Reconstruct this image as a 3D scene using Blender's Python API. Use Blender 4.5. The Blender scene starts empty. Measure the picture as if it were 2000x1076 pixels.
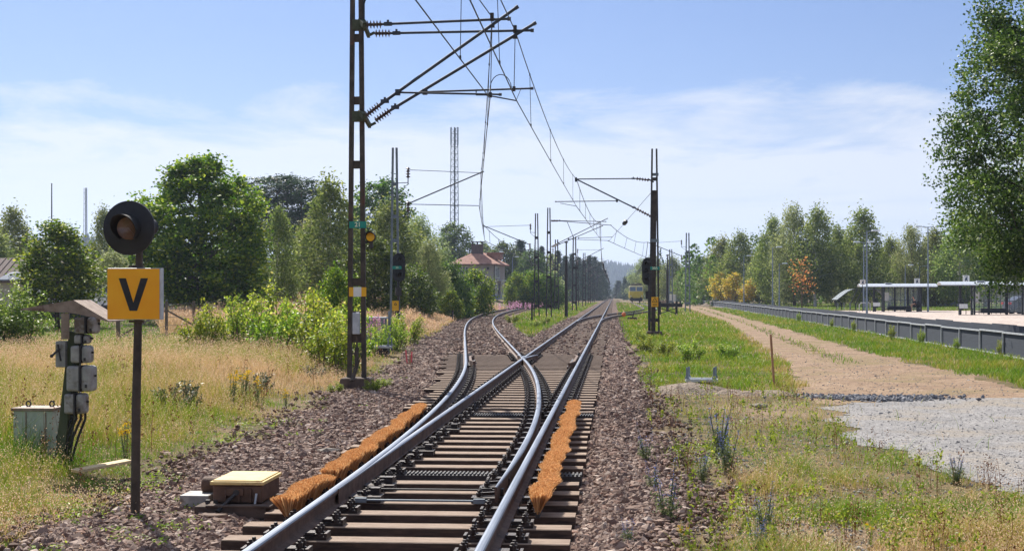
import bpy, math, random
import numpy as np
from mathutils import Vector, Matrix
random.seed(7)
rng = np.random.default_rng(7)
sc = bpy.context.scene
COL = sc.collection
rad = math.radians
# ------------------------------------------------------------------ camera, sky, sun, exposure
F, YAW, CH, HOR = 2777.8, math.atan(200 / 2777.8), 1.83, 575.0     # focal length in photo pixels, heading, eye height, horizon row
cd = bpy.data.cameras.new('camera'); cam = bpy.data.objects.new('camera', cd); COL.objects.link(cam)
cam.location = (0, 0, CH); cam.rotation_euler = (rad(90), 0, YAW)
cd.lens, cd.sensor_width, cd.shift_y = 50, 36, 0.0185
cd.clip_start, cd.clip_end = 0.1, 9000
sc.camera = cam
SUN_AZ, SUN_EL = rad(-27), rad(44)                                  # clockwise from +Y
wd = bpy.data.worlds.new('World'); sc.world = wd; wd.use_nodes = True
nt = wd.node_tree; N = nt.nodes; Lk = nt.links
bg = N['Background']
sky = N.new('ShaderNodeTexSky'); sky.sky_type = 'NISHITA'; sky.sun_disc = False
sky.sun_elevation, sky.sun_rotation = SUN_EL, SUN_AZ
sky.air_density, sky.dust_density, sky.ozone_density = 1.0, 0.6, 3.0
tc = N.new('ShaderNodeTexCoord'); sep = N.new('ShaderNodeSeparateXYZ'); Lk.new(tc.outputs['Generated'], sep.inputs[0])
def wmath(op, a, b=None, c=None):
    n = N.new('ShaderNodeMath'); n.operation = op
    for i, v in enumerate((a, b, c)):
        if v is None: continue
        if isinstance(v, (int, float)): n.inputs[i].default_value = v
        else: Lk.new(v, n.inputs[i])
    return n.outputs[0]
zc = wmath('MAXIMUM', sep.outputs[2], 0.0)
den = wmath('ADD', zc, 0.10)
cmb = N.new('ShaderNodeCombineXYZ')
Lk.new(wmath('DIVIDE', sep.outputs[0], den), cmb.inputs[0]); Lk.new(wmath('DIVIDE', sep.outputs[1], den), cmb.inputs[1])
def wnoise(scale, detail, rough, off, stretch):
    mp = N.new('ShaderNodeMapping'); mp.inputs['Location'].default_value = off; mp.inputs['Scale'].default_value = stretch
    Lk.new(cmb.outputs[0], mp.inputs[0])
    nz = N.new('ShaderNodeTexNoise'); nz.inputs['Scale'].default_value = scale; nz.inputs['Detail'].default_value = detail
    nz.inputs['Roughness'].default_value = rough; nz.inputs['Distortion'].default_value = 0.35
    Lk.new(mp.outputs[0], nz.inputs[0]); return nz.outputs[0]
n1 = wnoise(1.9, 9, .62, (3.1, 1.7, 0), (1.0, .8, 1)); n2 = wnoise(0.9, 7, .6, (7.3, 2.2, 0), (.8, 1.6, 1))
# a bank of thin cloud low in the sky with a ragged upper edge, unseen cloud added high overhead as fill light
bank = N.new('ShaderNodeClamp'); Lk.new(wmath('DIVIDE', wmath('SUBTRACT', wmath('ADD', 0.138, wmath('MULTIPLY', wmath('SUBTRACT', n1, .5), .15)), zc), .04), bank.inputs[0])
body = N.new('ShaderNodeClamp'); Lk.new(wmath('ADD', .95, wmath('MULTIPLY', wmath('SUBTRACT', n2, .5), 1.5)), body.inputs[0]); body.inputs[1].default_value = .55; body.inputs[2].default_value = .92
low = wmath('MULTIPLY', bank.outputs[0], body.outputs[0])
high = N.new('ShaderNodeClamp'); Lk.new(wmath('MULTIPLY', wmath('SUBTRACT', zc, .25), 2.6), high.inputs[0]); high.inputs[2].default_value = .45
clamp = N.new('ShaderNodeClamp'); Lk.new(wmath('ADD', low, high.outputs[0]), clamp.inputs[0])
mixc = N.new('ShaderNodeMix'); mixc.data_type = 'RGBA'
tint = N.new('ShaderNodeMix'); tint.data_type = 'RGBA'; tint.blend_type = 'MULTIPLY'; tint.inputs['Factor'].default_value = 1
Lk.new(sky.outputs[0], tint.inputs['A']); tint.inputs['B'].default_value = (.31, .375, .53, 1)
Lk.new(clamp.outputs[0], mixc.inputs['Factor']); Lk.new(tint.outputs['Result'], mixc.inputs['A'])
mixc.inputs['B'].default_value = (4.5, 4.7, 5.1, 1)
Lk.new(mixc.outputs['Result'], bg.inputs[0]); bg.inputs[1].default_value = 0.10
sl = bpy.data.lights.new('sun', 'SUN'); sun = bpy.data.objects.new('sun', sl); COL.objects.link(sun)
sl.energy, sl.angle, sl.color = 5.0, rad(0.53), (1.0, .94, .85)
sd = Vector((math.sin(SUN_AZ) * math.cos(SUN_EL), math.cos(SUN_AZ) * math.cos(SUN_EL), math.sin(SUN_EL)))
sun.rotation_euler = sd.to_track_quat('Z', 'Y').to_euler()
vs = sc.view_settings
vs.view_transform, vs.look, vs.exposure, vs.gamma, vs.use_curve_mapping = 'Standard', 'None', 0.82, 1, False
sc.cycles.max_bounces = 6; sc.cycles.transparent_max_bounces = 8; sc.cycles.volume_bounces = 0
sc.cycles.use_denoising = True; sc.cycles.use_fast_gi = False
# ------------------------------------------------------------------ measuring: a photo pixel and a distance give a place
FV = Vector((-math.sin(YAW), math.cos(YAW), 0)); RV = Vector((math.cos(YAW), math.sin(YAW), 0))
def at(px, d, z=0.0):
    p = FV * d + RV * ((px - 1000) / F * d); return Vector((p.x, p.y, z))
def zof(py, d): return CH + (HOR - py) / F * d
def pt(px, py, d): return at(px, d, zof(py, d))
def ptY(px, py, Y):
    k = FV.y + RV.y * (px - 1000) / F; return pt(px, py, Y / k)
# ------------------------------------------------------------------ objects and tags
def tag(o, label=None, cat=None, group=None, kind=None):
    for k, v in (('label', label), ('category', cat), ('group', group), ('kind', kind)):
        if v: o[k] = v
    return o
def root(name, loc, label, cat, group=None, rz=0.0):
    o = bpy.data.objects.new(name, None); COL.objects.link(o); o.location = loc; o.rotation_euler = (0, 0, rz)
    o.empty_display_size = .2
    return tag(o, label, cat, group)
def link(name, data, parent=None, loc=None):
    o = bpy.data.objects.new(name, data); COL.objects.link(o)
    if parent: o.parent = parent
    if loc is not None: o.location = loc
    return o
def kids(o): return [c for c in COL.objects if c.parent == o]
def dup(o, loc, rz=0, scale=None, label=None, group=None, parent=None, ch=None):
    c = o.copy(); COL.objects.link(c)
    if parent: c.parent = parent
    if loc is not None: c.location = loc; c.rotation_euler = (0, 0, rz)
    if scale is not None: c.scale = scale if hasattr(scale, '__len__') else (scale,) * 3
    if label: c['label'] = label
    if group: c['group'] = group
    for k in (o.children if ch is None else ch): dup(k, None, parent=c)
    return c
class MB:
    def __init__(s): s.v = []; s.f = []; s.m = []; s.cur = 0
    def add(s, vs_, fs):
        b = len(s.v); s.v += [tuple(v) for v in vs_]
        for f in fs: s.f.append(tuple(i + b for i in f)); s.m.append(s.cur)
        return s
    def box(s, c, d, rot=None, taper=1.0):
        x, y, z = d[0] / 2, d[1] / 2, d[2] / 2; c = Vector(c); t = taper
        P = [(-x, -y, -z), (x, -y, -z), (x, y, -z), (-x, y, -z), (-x * t, -y * t, z), (x * t, -y * t, z), (x * t, y * t, z), (-x * t, y * t, z)]
        P = [c + (rot @ Vector(p) if rot else Vector(p)) for p in P]
        return s.add(P, [(0, 3, 2, 1), (4, 5, 6, 7), (0, 1, 5, 4), (1, 2, 6, 5), (2, 3, 7, 6), (3, 0, 4, 7)])
    def bar(s, p, q, w, h=None, up=(0, 0, 1)):
        p, q = Vector(p), Vector(q); t = (q - p); L = t.length; t.normalize(); u = Vector(up)
        if abs(t.dot(u)) > .98: u = Vector((0, 1, 0))
        a = t.cross(u).normalized(); b = a.cross(t).normalized()
        return s.box((p + q) / 2, (w, L, h or w), Matrix((a, t, b)).transposed())
    def tube(s, pts, r, n=8, cap=True):
        pts = [Vector(p) for p in pts]; rs = r if hasattr(r, '__len__') else [r] * len(pts); V = []; Fc = []
        ref = Vector((0, 0, 1))
        for i, p in enumerate(pts):
            t = (pts[min(i + 1, len(pts) - 1)] - pts[max(i - 1, 0)]).normalized()
            if abs(t.dot(ref)) > .95: ref = Vector((0, 1, 0)) if abs(t.y) < .9 else Vector((1, 0, 0))
            a = t.cross(ref).normalized(); b = a.cross(t)
            for k in range(n):
                w = 2 * math.pi * k / n; V.append(p + (a * math.cos(w) + b * math.sin(w)) * rs[i])
        for i in range(len(pts) - 1):
            for k in range(n):
                k2 = (k + 1) % n; Fc.append((i * n + k, (i + 1) * n + k, (i + 1) * n + k2, i * n + k2))
        if cap: Fc += [tuple(range(n)), tuple(range(len(pts) * n - 1, (len(pts) - 1) * n - 1, -1))]
        return s.add(V, Fc)
    def lathe(s, prof, p, axis, n=16):
        p = Vector(p); t = Vector(axis).normalized(); u = Vector((0, 0, 1)) if abs(t.z) < .9 else Vector((1, 0, 0))
        a = t.cross(u).normalized(); b = a.cross(t); V = []; Fc = []
        for r, z in prof:
            for k in range(n):
                w = 2 * math.pi * k / n; V.append(p + t * z + (a * math.cos(w) + b * math.sin(w)) * r)
        for i in range(len(prof) - 1):
            for k in range(n):
                k2 = (k + 1) % n; Fc.append((i * n + k, (i + 1) * n + k, (i + 1) * n + k2, i * n + k2))
        return s.add(V, Fc)
    def prism(s, poly, mat, depth):
        n = len(poly); V = [mat @ Vector((x, y, 0)) for x, y in poly] + [mat @ Vector((x, y, depth)) for x, y in poly]
        return s.add(V, [tuple(range(n - 1, -1, -1)), tuple(range(n, 2 * n))] + [(i, (i + 1) % n, (i + 1) % n + n, i + n) for i in range(n)])
    def mesh(s, name, mats, smooth=False):
        me = bpy.data.meshes.new(name); me.from_pydata(s.v, [], s.f)
        for m in (mats if isinstance(mats, (list, tuple)) else [mats]): me.materials.append(m)
        me.polygons.foreach_set('material_index', s.m)
        if smooth: me.polygons.foreach_set('use_smooth', [True] * len(s.f))
        me.update(); return me
    def build(s, name, mats, parent=None, loc=None, smooth=False, bev=0.0):
        o = link(name, s.mesh(name, mats, smooth), parent, loc)
        if smooth:
            try: o.data.set_sharp_from_angle(angle=rad(40))
            except Exception: pass
        if bev:
            b = o.modifiers.new('bevel', 'BEVEL'); b.width = bev; b.segments = 2; b.limit_method = 'ANGLE'; b.angle_limit = rad(40)
        return o
def insul(mb, p, q, r=.075, n=5, core=.03):
    p, q = Vector(p), Vector(q); L = (q - p).length; pr = [(0, 0), (core, 0)]
    for i in range(n):
        z = L * (i + .15) / n; w = L / n
        pr += [(core, z), (r, z + w * .30), (r, z + w * .40), (core, z + w * .62)]
    pr += [(core, L), (0, L)]; mb.lathe(pr, p, q - p, 10)
def npmesh(name, verts, faces, mats, rnd=None, smooth=False, mi=None):
    """verts (N,3); faces a list of (M,k) int arrays; rnd one value per face"""
    me = bpy.data.meshes.new(name); verts = np.asarray(verts, np.float32)
    faces = [np.asarray(f, np.int32) for f in faces if len(f)]
    me.vertices.add(len(verts)); me.vertices.foreach_set('co', verts.ravel())
    idx = np.concatenate([f.ravel() for f in faces]); cnt = np.concatenate([np.full(len(f), f.shape[1], np.int32) for f in faces])
    me.loops.add(len(idx)); me.loops.foreach_set('vertex_index', idx)
    me.polygons.add(len(cnt)); me.polygons.foreach_set('loop_start', np.concatenate([[0], np.cumsum(cnt)[:-1]]).astype(np.int32))
    try: me.polygons.foreach_set('loop_total', cnt)
    except Exception: pass
    for m in (mats if isinstance(mats, (list, tuple)) else [mats]): me.materials.append(m)
    if mi is not None: me.polygons.foreach_set('material_index', np.asarray(mi, np.int32))
    me.polygons.foreach_set('use_smooth', np.full(len(cnt), smooth))
    if rnd is not None:
        a = me.attributes.new('rnd', 'FLOAT', 'FACE'); a.data.foreach_set('value', np.asarray(rnd, np.float32))
    me.update(calc_edges=True); return me
# ------------------------------------------------------------------ smooth noise for layouts
_perm = np.random.default_rng(3).random((256, 256))
def vnoise(x, y, s=1.0, o=0.0):
    x = np.asarray(x, float) / s + o * 17.3 + 1000; y = np.asarray(y, float) / s + o * 31.7 + 1000
    xi = np.floor(x).astype(int); yi = np.floor(y).astype(int); fx = x - xi; fy = y - yi
    fx = fx * fx * (3 - 2 * fx); fy = fy * fy * (3 - 2 * fy); P = _perm
    a = P[xi % 256, yi % 256]; b = P[(xi + 1) % 256, yi % 256]; c = P[xi % 256, (yi + 1) % 256]; d = P[(xi + 1) % 256, (yi + 1) % 256]
    return (a * (1 - fx) + b * fx) * (1 - fy) + (c * (1 - fx) + d * fx) * fy
def fbm(x, y, s, o=0.0): return (vnoise(x, y, s, o) + .5 * vnoise(x, y, s * .47, o + 1) + .25 * vnoise(x, y, s * .21, o + 2)) / 1.75
def sstep(x, a, b): t = np.clip((np.asarray(x, float) - a) / (b - a), 0, 1); return t * t * (3 - 2 * t)
# ------------------------------------------------------------------ materials
def srgb(r, g, b):
    f = lambda c: (c / 255 / 12.92) if c <= 10 else ((c / 255 + .055) / 1.055) ** 2.4
    return (f(r), f(g), f(b), 1)
def M(name, c1, c2=None, scale=6.0, rough=.75, metal=0.0, bump=0.0, bs=None, c3=None, th=.6, stretch=None, c3s=None, spec=.4):
    m = bpy.data.materials.new(name); m.use_nodes = True; t = m.node_tree; n = t.nodes; l = t.links; b = n['Principled BSDF']
    b.inputs['Roughness'].default_value = rough; b.inputs['Metallic'].default_value = metal
    b.inputs['Specular IOR Level'].default_value = spec
    tcn = n.new('ShaderNodeTexCoord'); src = tcn.outputs['Object']
    if stretch:
        mp = n.new('ShaderNodeMapping'); mp.inputs['Scale'].default_value = stretch; l.new(src, mp.inputs[0]); src = mp.outputs[0]
    def nz(s, d=8, r=.6):
        q = n.new('ShaderNodeTexNoise'); q.inputs['Scale'].default_value = s; q.inputs['Detail'].default_value = d; q.inputs['Roughness'].default_value = r
        l.new(src, q.inputs[0]); return q.outputs[0]
    def mix(fac, a, bb):
        q = n.new('ShaderNodeMix'); q.data_type = 'RGBA'; l.new(fac, q.inputs['Factor'])
        for k, v in (('A', a), ('B', bb)):
            if isinstance(v, tuple): q.inputs[k].default_value = v
            else: l.new(v, q.inputs[k])
        return q.outputs['Result']
    def ramp(fac, lo, hi):
        q = n.new('ShaderNodeMapRange'); q.inputs['From Min'].default_value = lo; q.inputs['From Max'].default_value = hi; l.new(fac, q.inputs[0]); return q.outputs[0]
    c2 = c2 or tuple(min(1, v * 1.25) for v in c1[:3]) + (1,)
    c = mix(ramp(nz(scale), .35, .65), c1, c2)
    if c3: c = mix(ramp(nz(c3s or scale * .45, 10, .65), th, th + .1), c, c3)
    l.new(c, b.inputs['Base Color'])
    if bump:
        bn = n.new('ShaderNodeBump'); bn.inputs['Strength'].default_value = bump; bn.inputs['Distance'].default_value = .02
        l.new(nz(bs or scale * 4), bn.inputs['Height']); l.new(bn.outputs[0], b.inputs['Normal'])
    return m
def LEAF(name, stops, trans=.4, rough=.5, hv=.06, vv=.25, spec=.35):
    """leaves and blades: one colour per face from 'rnd', a little shift per object, light passes through"""
    m = bpy.data.materials.new(name); m.use_nodes = True; t = m.node_tree; n = t.nodes; l = t.links; b = n['Principled BSDF']
    a = n.new('ShaderNodeAttribute'); a.attribute_name = 'rnd'
    r = n.new('ShaderNodeValToRGB'); e = r.color_ramp.elements
    e[0].position, e[0].color = stops[0]; e[1].position, e[1].color = stops[-1]
    for p, c in stops[1:-1]: q = e.new(p); q.color = c
    l.new(a.outputs['Fac'], r.inputs[0])
    oi = n.new('ShaderNodeObjectInfo'); hs = n.new('ShaderNodeHueSaturation'); l.new(r.outputs[0], hs.inputs['Color'])
    for inp, lo, hi in (('Hue', .5 - hv / 2, .5 + hv / 2), ('Value', 1 - vv, 1 + vv)):
        q = n.new('ShaderNodeMapRange'); q.inputs['To Min'].default_value = lo; q.inputs['To Max'].default_value = hi
        l.new(oi.outputs['Random'], q.inputs[0]); l.new(q.outputs[0], hs.inputs[inp])
    l.new(hs.outputs[0], b.inputs['Base Color']); b.inputs['Roughness'].default_value = rough; b.inputs['Specular IOR Level'].default_value = spec
    tr = n.new('ShaderNodeBsdfTranslucent'); l.new(hs.outputs[0], tr.inputs[0])
    mx = n.new('ShaderNodeMixShader'); mx.inputs[0].default_value = trans
    l.new(b.outputs[0], mx.inputs[1]); l.new(tr.outputs[0], mx.inputs[2]); l.new(mx.outputs[0], n['Material Output'].inputs[0])
    return m
S = srgb
m_railtop = M('polished_rail_head', S(88, 95, 108), S(116, 123, 134), 3, .42, .85, stretch=(8, .25, 8))
m_railside = M('rail_side_rust', S(80, 60, 50), S(112, 88, 74), 9, .75, 0, .3, 60, S(58, 46, 42), .55)
m_wood = M('sleeper_wood', S(130, 110, 95), S(168, 148, 131), 5, .9, 0, .5, 40, S(92, 72, 60), .56, (1.2, 9, 9))
m_steel = M('black_bolt_steel', S(40, 34, 33), S(66, 56, 52), 20, .5, .3, .3, 80, S(84, 60, 46), .6)
m_mast = M('rusty_mast_steel', S(56, 50, 44), S(86, 76, 66), 5, .75, 0, .3, 50, S(96, 68, 54), .56)
m_mastgrey = M('grey_mast_steel', S(104, 116, 126), S(132, 142, 150), 5, .6, .2, .1, 50, S(92, 84, 78), .66)
m_dark = M('dark_mast_steel', S(44, 42, 44), S(66, 62, 62), 5, .6, .1, .2, 40, S(80, 62, 50), .62)
m_tube = M('cantilever_tube', S(48, 54, 64), S(68, 74, 82), 4, .7, 0)
m_porc = M('brown_porcelain', S(66, 48, 44), S(92, 70, 62), 9, .3)
m_wire = M('copper_wire', S(40, 46, 54), S(56, 60, 66), 3, .5, .4)
m_black = M('matt_black_paint', S(30, 31, 34), S(46, 47, 50), 7, .6, 0, .1, 60)
m_conc = M('weathered_concrete', S(112, 104, 96), S(150, 142, 132), 6, .9, 0, .4, 45, S(84, 78, 68), .6)
m_concrust = M('stained_concrete_base', S(66, 54, 48), S(100, 84, 74), 6, .9, 0, .4, 45)
m_green = M('green_sign_plate', S(20, 132, 118), S(30, 148, 132), 6, .5)
m_white = M('white_paint', S(214, 214, 208), S(232, 232, 228), 6, .6)
m_yellow = M('yellow_sign_plate', S(236, 172, 24), S(246, 188, 40), 6, .5)
m_galv = M('galvanised_steel', S(168, 174, 180), S(196, 201, 206), 8, .5, .15, .1, 60)
def mglass(name, col, alpha=.35, rough=.05):
    m = bpy.data.materials.new(name); m.use_nodes = True; b = m.node_tree.nodes['Principled BSDF']
    b.inputs['Base Color'].default_value = col; b.inputs['Roughness'].default_value = rough; b.inputs['Alpha'].default_value = alpha
    return m
def txt(parent, name, s, size, mat, loc, rot=(rad(90), 0, 0), ext=.002, bold=0.0):
    c = bpy.data.curves.new(name, 'FONT'); c.body = s; c.size = size; c.align_x = 'CENTER'; c.align_y = 'CENTER'; c.extrude = ext; c.offset = bold
    c.materials.append(mat); t = bpy.data.objects.new('t', c); COL.objects.link(t); dg = bpy.context.evaluated_depsgraph_get(); me = bpy.data.meshes.new_from_object(t.evaluated_get(dg)); bpy.data.objects.remove(t)
    o = link(name, me, parent, loc); o.rotation_euler = rot; return o
# ------------------------------------------------------------------ the lie of the land
Y0, RAD = 10.2, 240.0
_Y = np.concatenate([np.arange(0, 460, .5), np.arange(460, 1500, 5.)])
_sl = np.where(_Y < Y0, 0, np.where(_Y < 35.9, (_Y - Y0) / RAD, 25.7 / RAD))
_sl = np.where(_Y > 55, np.interp(_Y, [55, 62, 75, 95, 112, 130, 150, 270, 400, 1500], [25.7 / RAD, .105, .097, .078, .058, .038, .022, .016, .0, .0]), _sl)
_off = np.concatenate([[0], np.cumsum((_sl[1:] + _sl[:-1]) / 2 * np.diff(_Y))])
def o_(Y): return np.interp(Y, _Y, _off)                    # how far left the diverging track lies
_s2 = np.where(_Y < 88, 0, np.where(_Y < 121, (_Y - 88) / 300, .11)); _s2 = np.where(_Y > 138, np.interp(_Y, [138, 180, 1500], [.11, 0, 0]), _s2)
_of2 = np.concatenate([[0], np.cumsum((_s2[1:] + _s2[:-1]) / 2 * np.diff(_Y))])
def s_(Y): return np.interp(Y, _Y, _of2)                    # how far right the siding lies
XC, G2 = -1.628, 0.752                                      # centre of the main track, half gauge
XL, XR = XC - G2, XC + G2
def ballast_left(Y): return np.minimum(np.interp(Y, [0, 10, 15.6, 23.6, 31, 42, 56], [-3.7, -4.0, -4.7, -5.1, -5.4, -6.3, -8.0]), XC - o_(Y) - np.interp(Y, [0, 40, 60, 120], [1.9, 2.4, 2.4, 2.0]))
def fence_x(Y): return np.interp(Y, [0, 30, 42, 70, 130, 200, 340, 1500], [12.2, 11.9, 12.0, 12.5, 14.0, 15.6, 17.0, 17.0])
def height(x, y):
    x = np.asarray(x, float); y = np.asarray(y, float)
    z = -.10 + .05 * (vnoise(x, y, 3.1, 4) - .5) * sstep(np.hypot(x, y), 8, 14)
    off = np.minimum(np.abs(x - XC) , np.abs(x - (XC - o_(y))))
    w_ = sstep(np.where((y < 45) & (x > XC - o_(y)) & (x < XC), 0, off), 1.2, 1.65); z = np.where(off < 3, z * w_ + (-.13) * (1 - w_), z)
    bl = -(x - ballast_left(y))                             # distance left of the ballast
    z = z + 1.15 * sstep(y, 60, 135) * sstep(bl, .5, 8) + .12 * sstep(bl, 0, 3) * sstep(y, 10, 20)
    fx = x - fence_x(y)
    z = z + .38 * sstep(fx, .0, .5) * sstep(y, 28, 40)
    r = np.hypot(x, y)
    return z + 1.2 * sstep(r, 500, 1200) * sstep(np.abs(x), 60, 200)
def P_left(Y): return np.interp(Y, [0, 26, 30, 41, 60, 100, 203, 400], [3.6, 3.6, 3.9, 4.7, 5.7, 7.6, 10.2, 12.5])
def P_right(Y): return np.interp(Y, [0, 26, 30, 41, 60, 100, 203, 400], [9.0, 8.8, 8.4, 8.3, 8.7, 10.2, 13.2, 15.5])
def edge_n(x, y, s=.9, o=0): return (fbm(x, y, s, o) - .5)
def in_ballast(x, y):
    n = edge_n(x, y, .8, 2); n2 = edge_n(x, y, 2.5, 9)
    a = (x > ballast_left(y) + n * 1.0 + n2 * .8) & (x < np.interp(y, [0, 10, 30, 60, 110, 500], [.45, .45, .6, .6, .35, .3]) + n * .8)
    wedge = (x < XC - 2.2 + n * .5) & (x > XC - o_(y) + 2.2 + n * .5) & (y > 64 + n * 10)
    return a & ~wedge & (y < 1300)
def in_yard(x, y):
    n = edge_n(x, y, 1.2, 5) * 1.6
    lo = np.interp(x, [3, 3.8, 12, 40], [14.6, 13.2, 11.5, 8]); hi = np.interp(x, [2.6, 5, 8, 12, 40], [24, 26.3, 27.5, 30, 34])
    return (x > 3.3 + n * .7 + .35 * np.abs(y - 20) / 6) & (y > lo + n) & (y < hi + n)
def in_path(x, y):
    n = edge_n(x, y, 1.5, 7); n2 = edge_n(x, y, .5, 11)
    mid = np.abs((x - P_left(y)) / (P_right(y) - P_left(y)) - .5)
    strip = (mid < .05 + .12 * n2) & (n2 + n > -.03) & (y > 44)
    return (x > P_left(y) + n * 1.2) & (x < P_right(y) + n * 1.4) & (y > 25.5 + n * 2) & (y < 420) & ~strip & ~in_yard(x, y)
def in_pave(x, y):
    return (x > fence_x(y) + .6) & (y > 44) & (y < 138 + edge_n(x, y, 3) * 2) & (x < 44)
# ground sheet: polar rings round the viewpoint, out to the horizon
ang = np.concatenate([np.linspace(-180, -34, 30)[:-1], np.linspace(-34, 30, 470), np.linspace(30, 180, 31)[1:]]) * math.pi / 180
rr = np.concatenate([[.5, 2, 4, 5.5], np.geomspace(6.5, 420, 640), np.geomspace(440, 6000, 40)])
AA, RR = np.meshgrid(ang, rr)
GX = RR * np.sin(AA); GY = RR * np.cos(AA); GZ = height(GX, GY)
na, nr = len(ang), len(rr)
ii = (np.arange(nr - 1)[:, None] * na + np.arange(na - 1)[None, :]).ravel()
quads = np.stack([ii, ii + 1, ii + na + 1, ii + na], 1)[:, ::-1]
gverts = np.stack([GX.ravel(), GY.ravel(), GZ.ravel()], 1)
qc = gverts[quads].mean(1); qx, qy = qc[:, 0], qc[:, 1]
def GROUND(name, c, sc_, bump=.6, bs=60, extra=None, big=None, sizes=(1, 1, 1)):
    """earth, gravel and litter: three colours broken up by noise at several sizes"""
    m = bpy.data.materials.new(name); m.use_nodes = True; t = m.node_tree; n = t.nodes; l = t.links; b = n['Principled BSDF']
    b.inputs['Roughness'].default_value = .95; b.inputs['Specular IOR Level'].default_value = .15
    g = n.new('ShaderNodeNewGeometry')
    def nz(s, d=6, r=.6):
        q = n.new('ShaderNodeTexNoise'); q.inputs['Scale'].default_value = s; q.inputs['Detail'].default_value = d; q.inputs['Roughness'].default_value = r
        l.new(g.outputs['Position'], q.inputs[0]); return q.outputs[0]
    def ramp(f, lo, hi):
        q = n.new('ShaderNodeMapRange'); q.inputs['From Min'].default_value = lo; q.inputs['From Max'].default_value = hi; l.new(f, q.inputs[0]); return q.outputs[0]
    def mix(f, a, bb):
        q = n.new('ShaderNodeMix'); q.data_type = 'RGBA'; l.new(f, q.inputs['Factor'])
        for k, v in (('A', a), ('B', bb)):
            if isinstance(v, tuple): q.inputs[k].default_value = v
            else: l.new(v, q.inputs[k])
        return q.outputs['Result']
    col = mix(ramp(nz(sc_[0]), .38, .62), c[0], c[1]); col = mix(ramp(nz(sc_[1], 8, .7), .47, .6), col, c[2])
    if len(c) > 3: col = mix(ramp(nz(sc_[2], 6, .6), .5, .62), col, c[3])
    vo = n.new('ShaderNodeTexVoronoi'); vo.inputs['Scale'].default_value = bs; l.new(g.outputs['Position'], vo.inputs[0])
    hs = n.new('ShaderNodeHueSaturation'); l.new(col, hs.inputs['Color'])
    sp = n.new('ShaderNodeSeparateColor'); l.new(vo.outputs['Color'], sp.inputs[0])
    q = n.new('ShaderNodeMapRange'); q.inputs['To Min'].default_value = .7; q.inputs['To Max'].default_value = 1.3; l.new(sp.outputs[0], q.inputs[0]); l.new(q.outputs[0], hs.inputs['Value'])
    l.new(hs.outputs[0], b.inputs['Base Color'])
    bn = n.new('ShaderNodeBump'); bn.inputs['Strength'].default_value = bump; bn.inputs['Distance'].default_value = .03
    l.new(vo.outputs['Distance'], bn.inputs['Height']); l.new(bn.outputs[0], b.inputs['Normal'])
    return m
m_ground = GROUND('meadow_soil', [S(92, 80, 56), S(118, 100, 74), S(80, 80, 46), S(130, 112, 92)], (.35, 2.2, .12), .5, 40)
m_ballast = GROUND('ballast_bed', [S(84, 68, 60), S(112, 92, 82), S(68, 56, 50), S(124, 106, 96)], (4, 9, .6), 1.0, 26)
m_yard = GROUND('grey_gravel', [S(142, 140, 139), S(160, 157, 155), S(124, 122, 122), S(150, 142, 132)], (1.2, 14, .5), .7, 45)
m_path = GROUND('sandy_track', [S(140, 118, 98), S(158, 136, 114), S(122, 100, 82), S(130, 114, 86)], (.8, 5, .35), .5, 50)
m_pave = GROUND('platform_paving', [S(176, 162, 152), S(188, 174, 164), S(160, 150, 144)], (.3, 2, .2), .2, 8)
link('ground', npmesh('ground', gverts, [quads], m_ground, smooth=True))['kind'] = 'structure'
tag(COL.objects['ground'], 'dry meadow ground reaching to the horizon', 'ground')
def sheet(name, mask, lift, mat, label, cat, kind):
    q = quads[mask]; u, inv = np.unique(q, return_inverse=True)
    v = gverts[u].copy(); v[:, 2] += lift
    tag(link(name, npmesh(name, v, [inv.reshape(q.shape)], mat, smooth=True)), label, cat, None, kind)
mb_, my_, mp_, mv_ = in_ballast(qx, qy), in_yard(qx, qy), in_path(qx, qy), in_pave(qx, qy)
sheet('gravel_yard', my_ & ~mb_, .008, m_yard, 'pale grey gravel yard beside the sandy path', 'gravel', 'structure')
sheet('dirt_path', mp_ & ~mb_, .004, m_path, 'sandy two track path running beside the fence', 'path', 'structure')
sheet('bus_stop_pavement', mv_, .012, m_pave, 'pale paved platform under the bus shelters', 'pavement', 'structure')
sheet('ballast', mb_, .012, m_ballast, 'brown crushed stone ballast bed under the tracks', 'ballast', 'structure')
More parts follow.
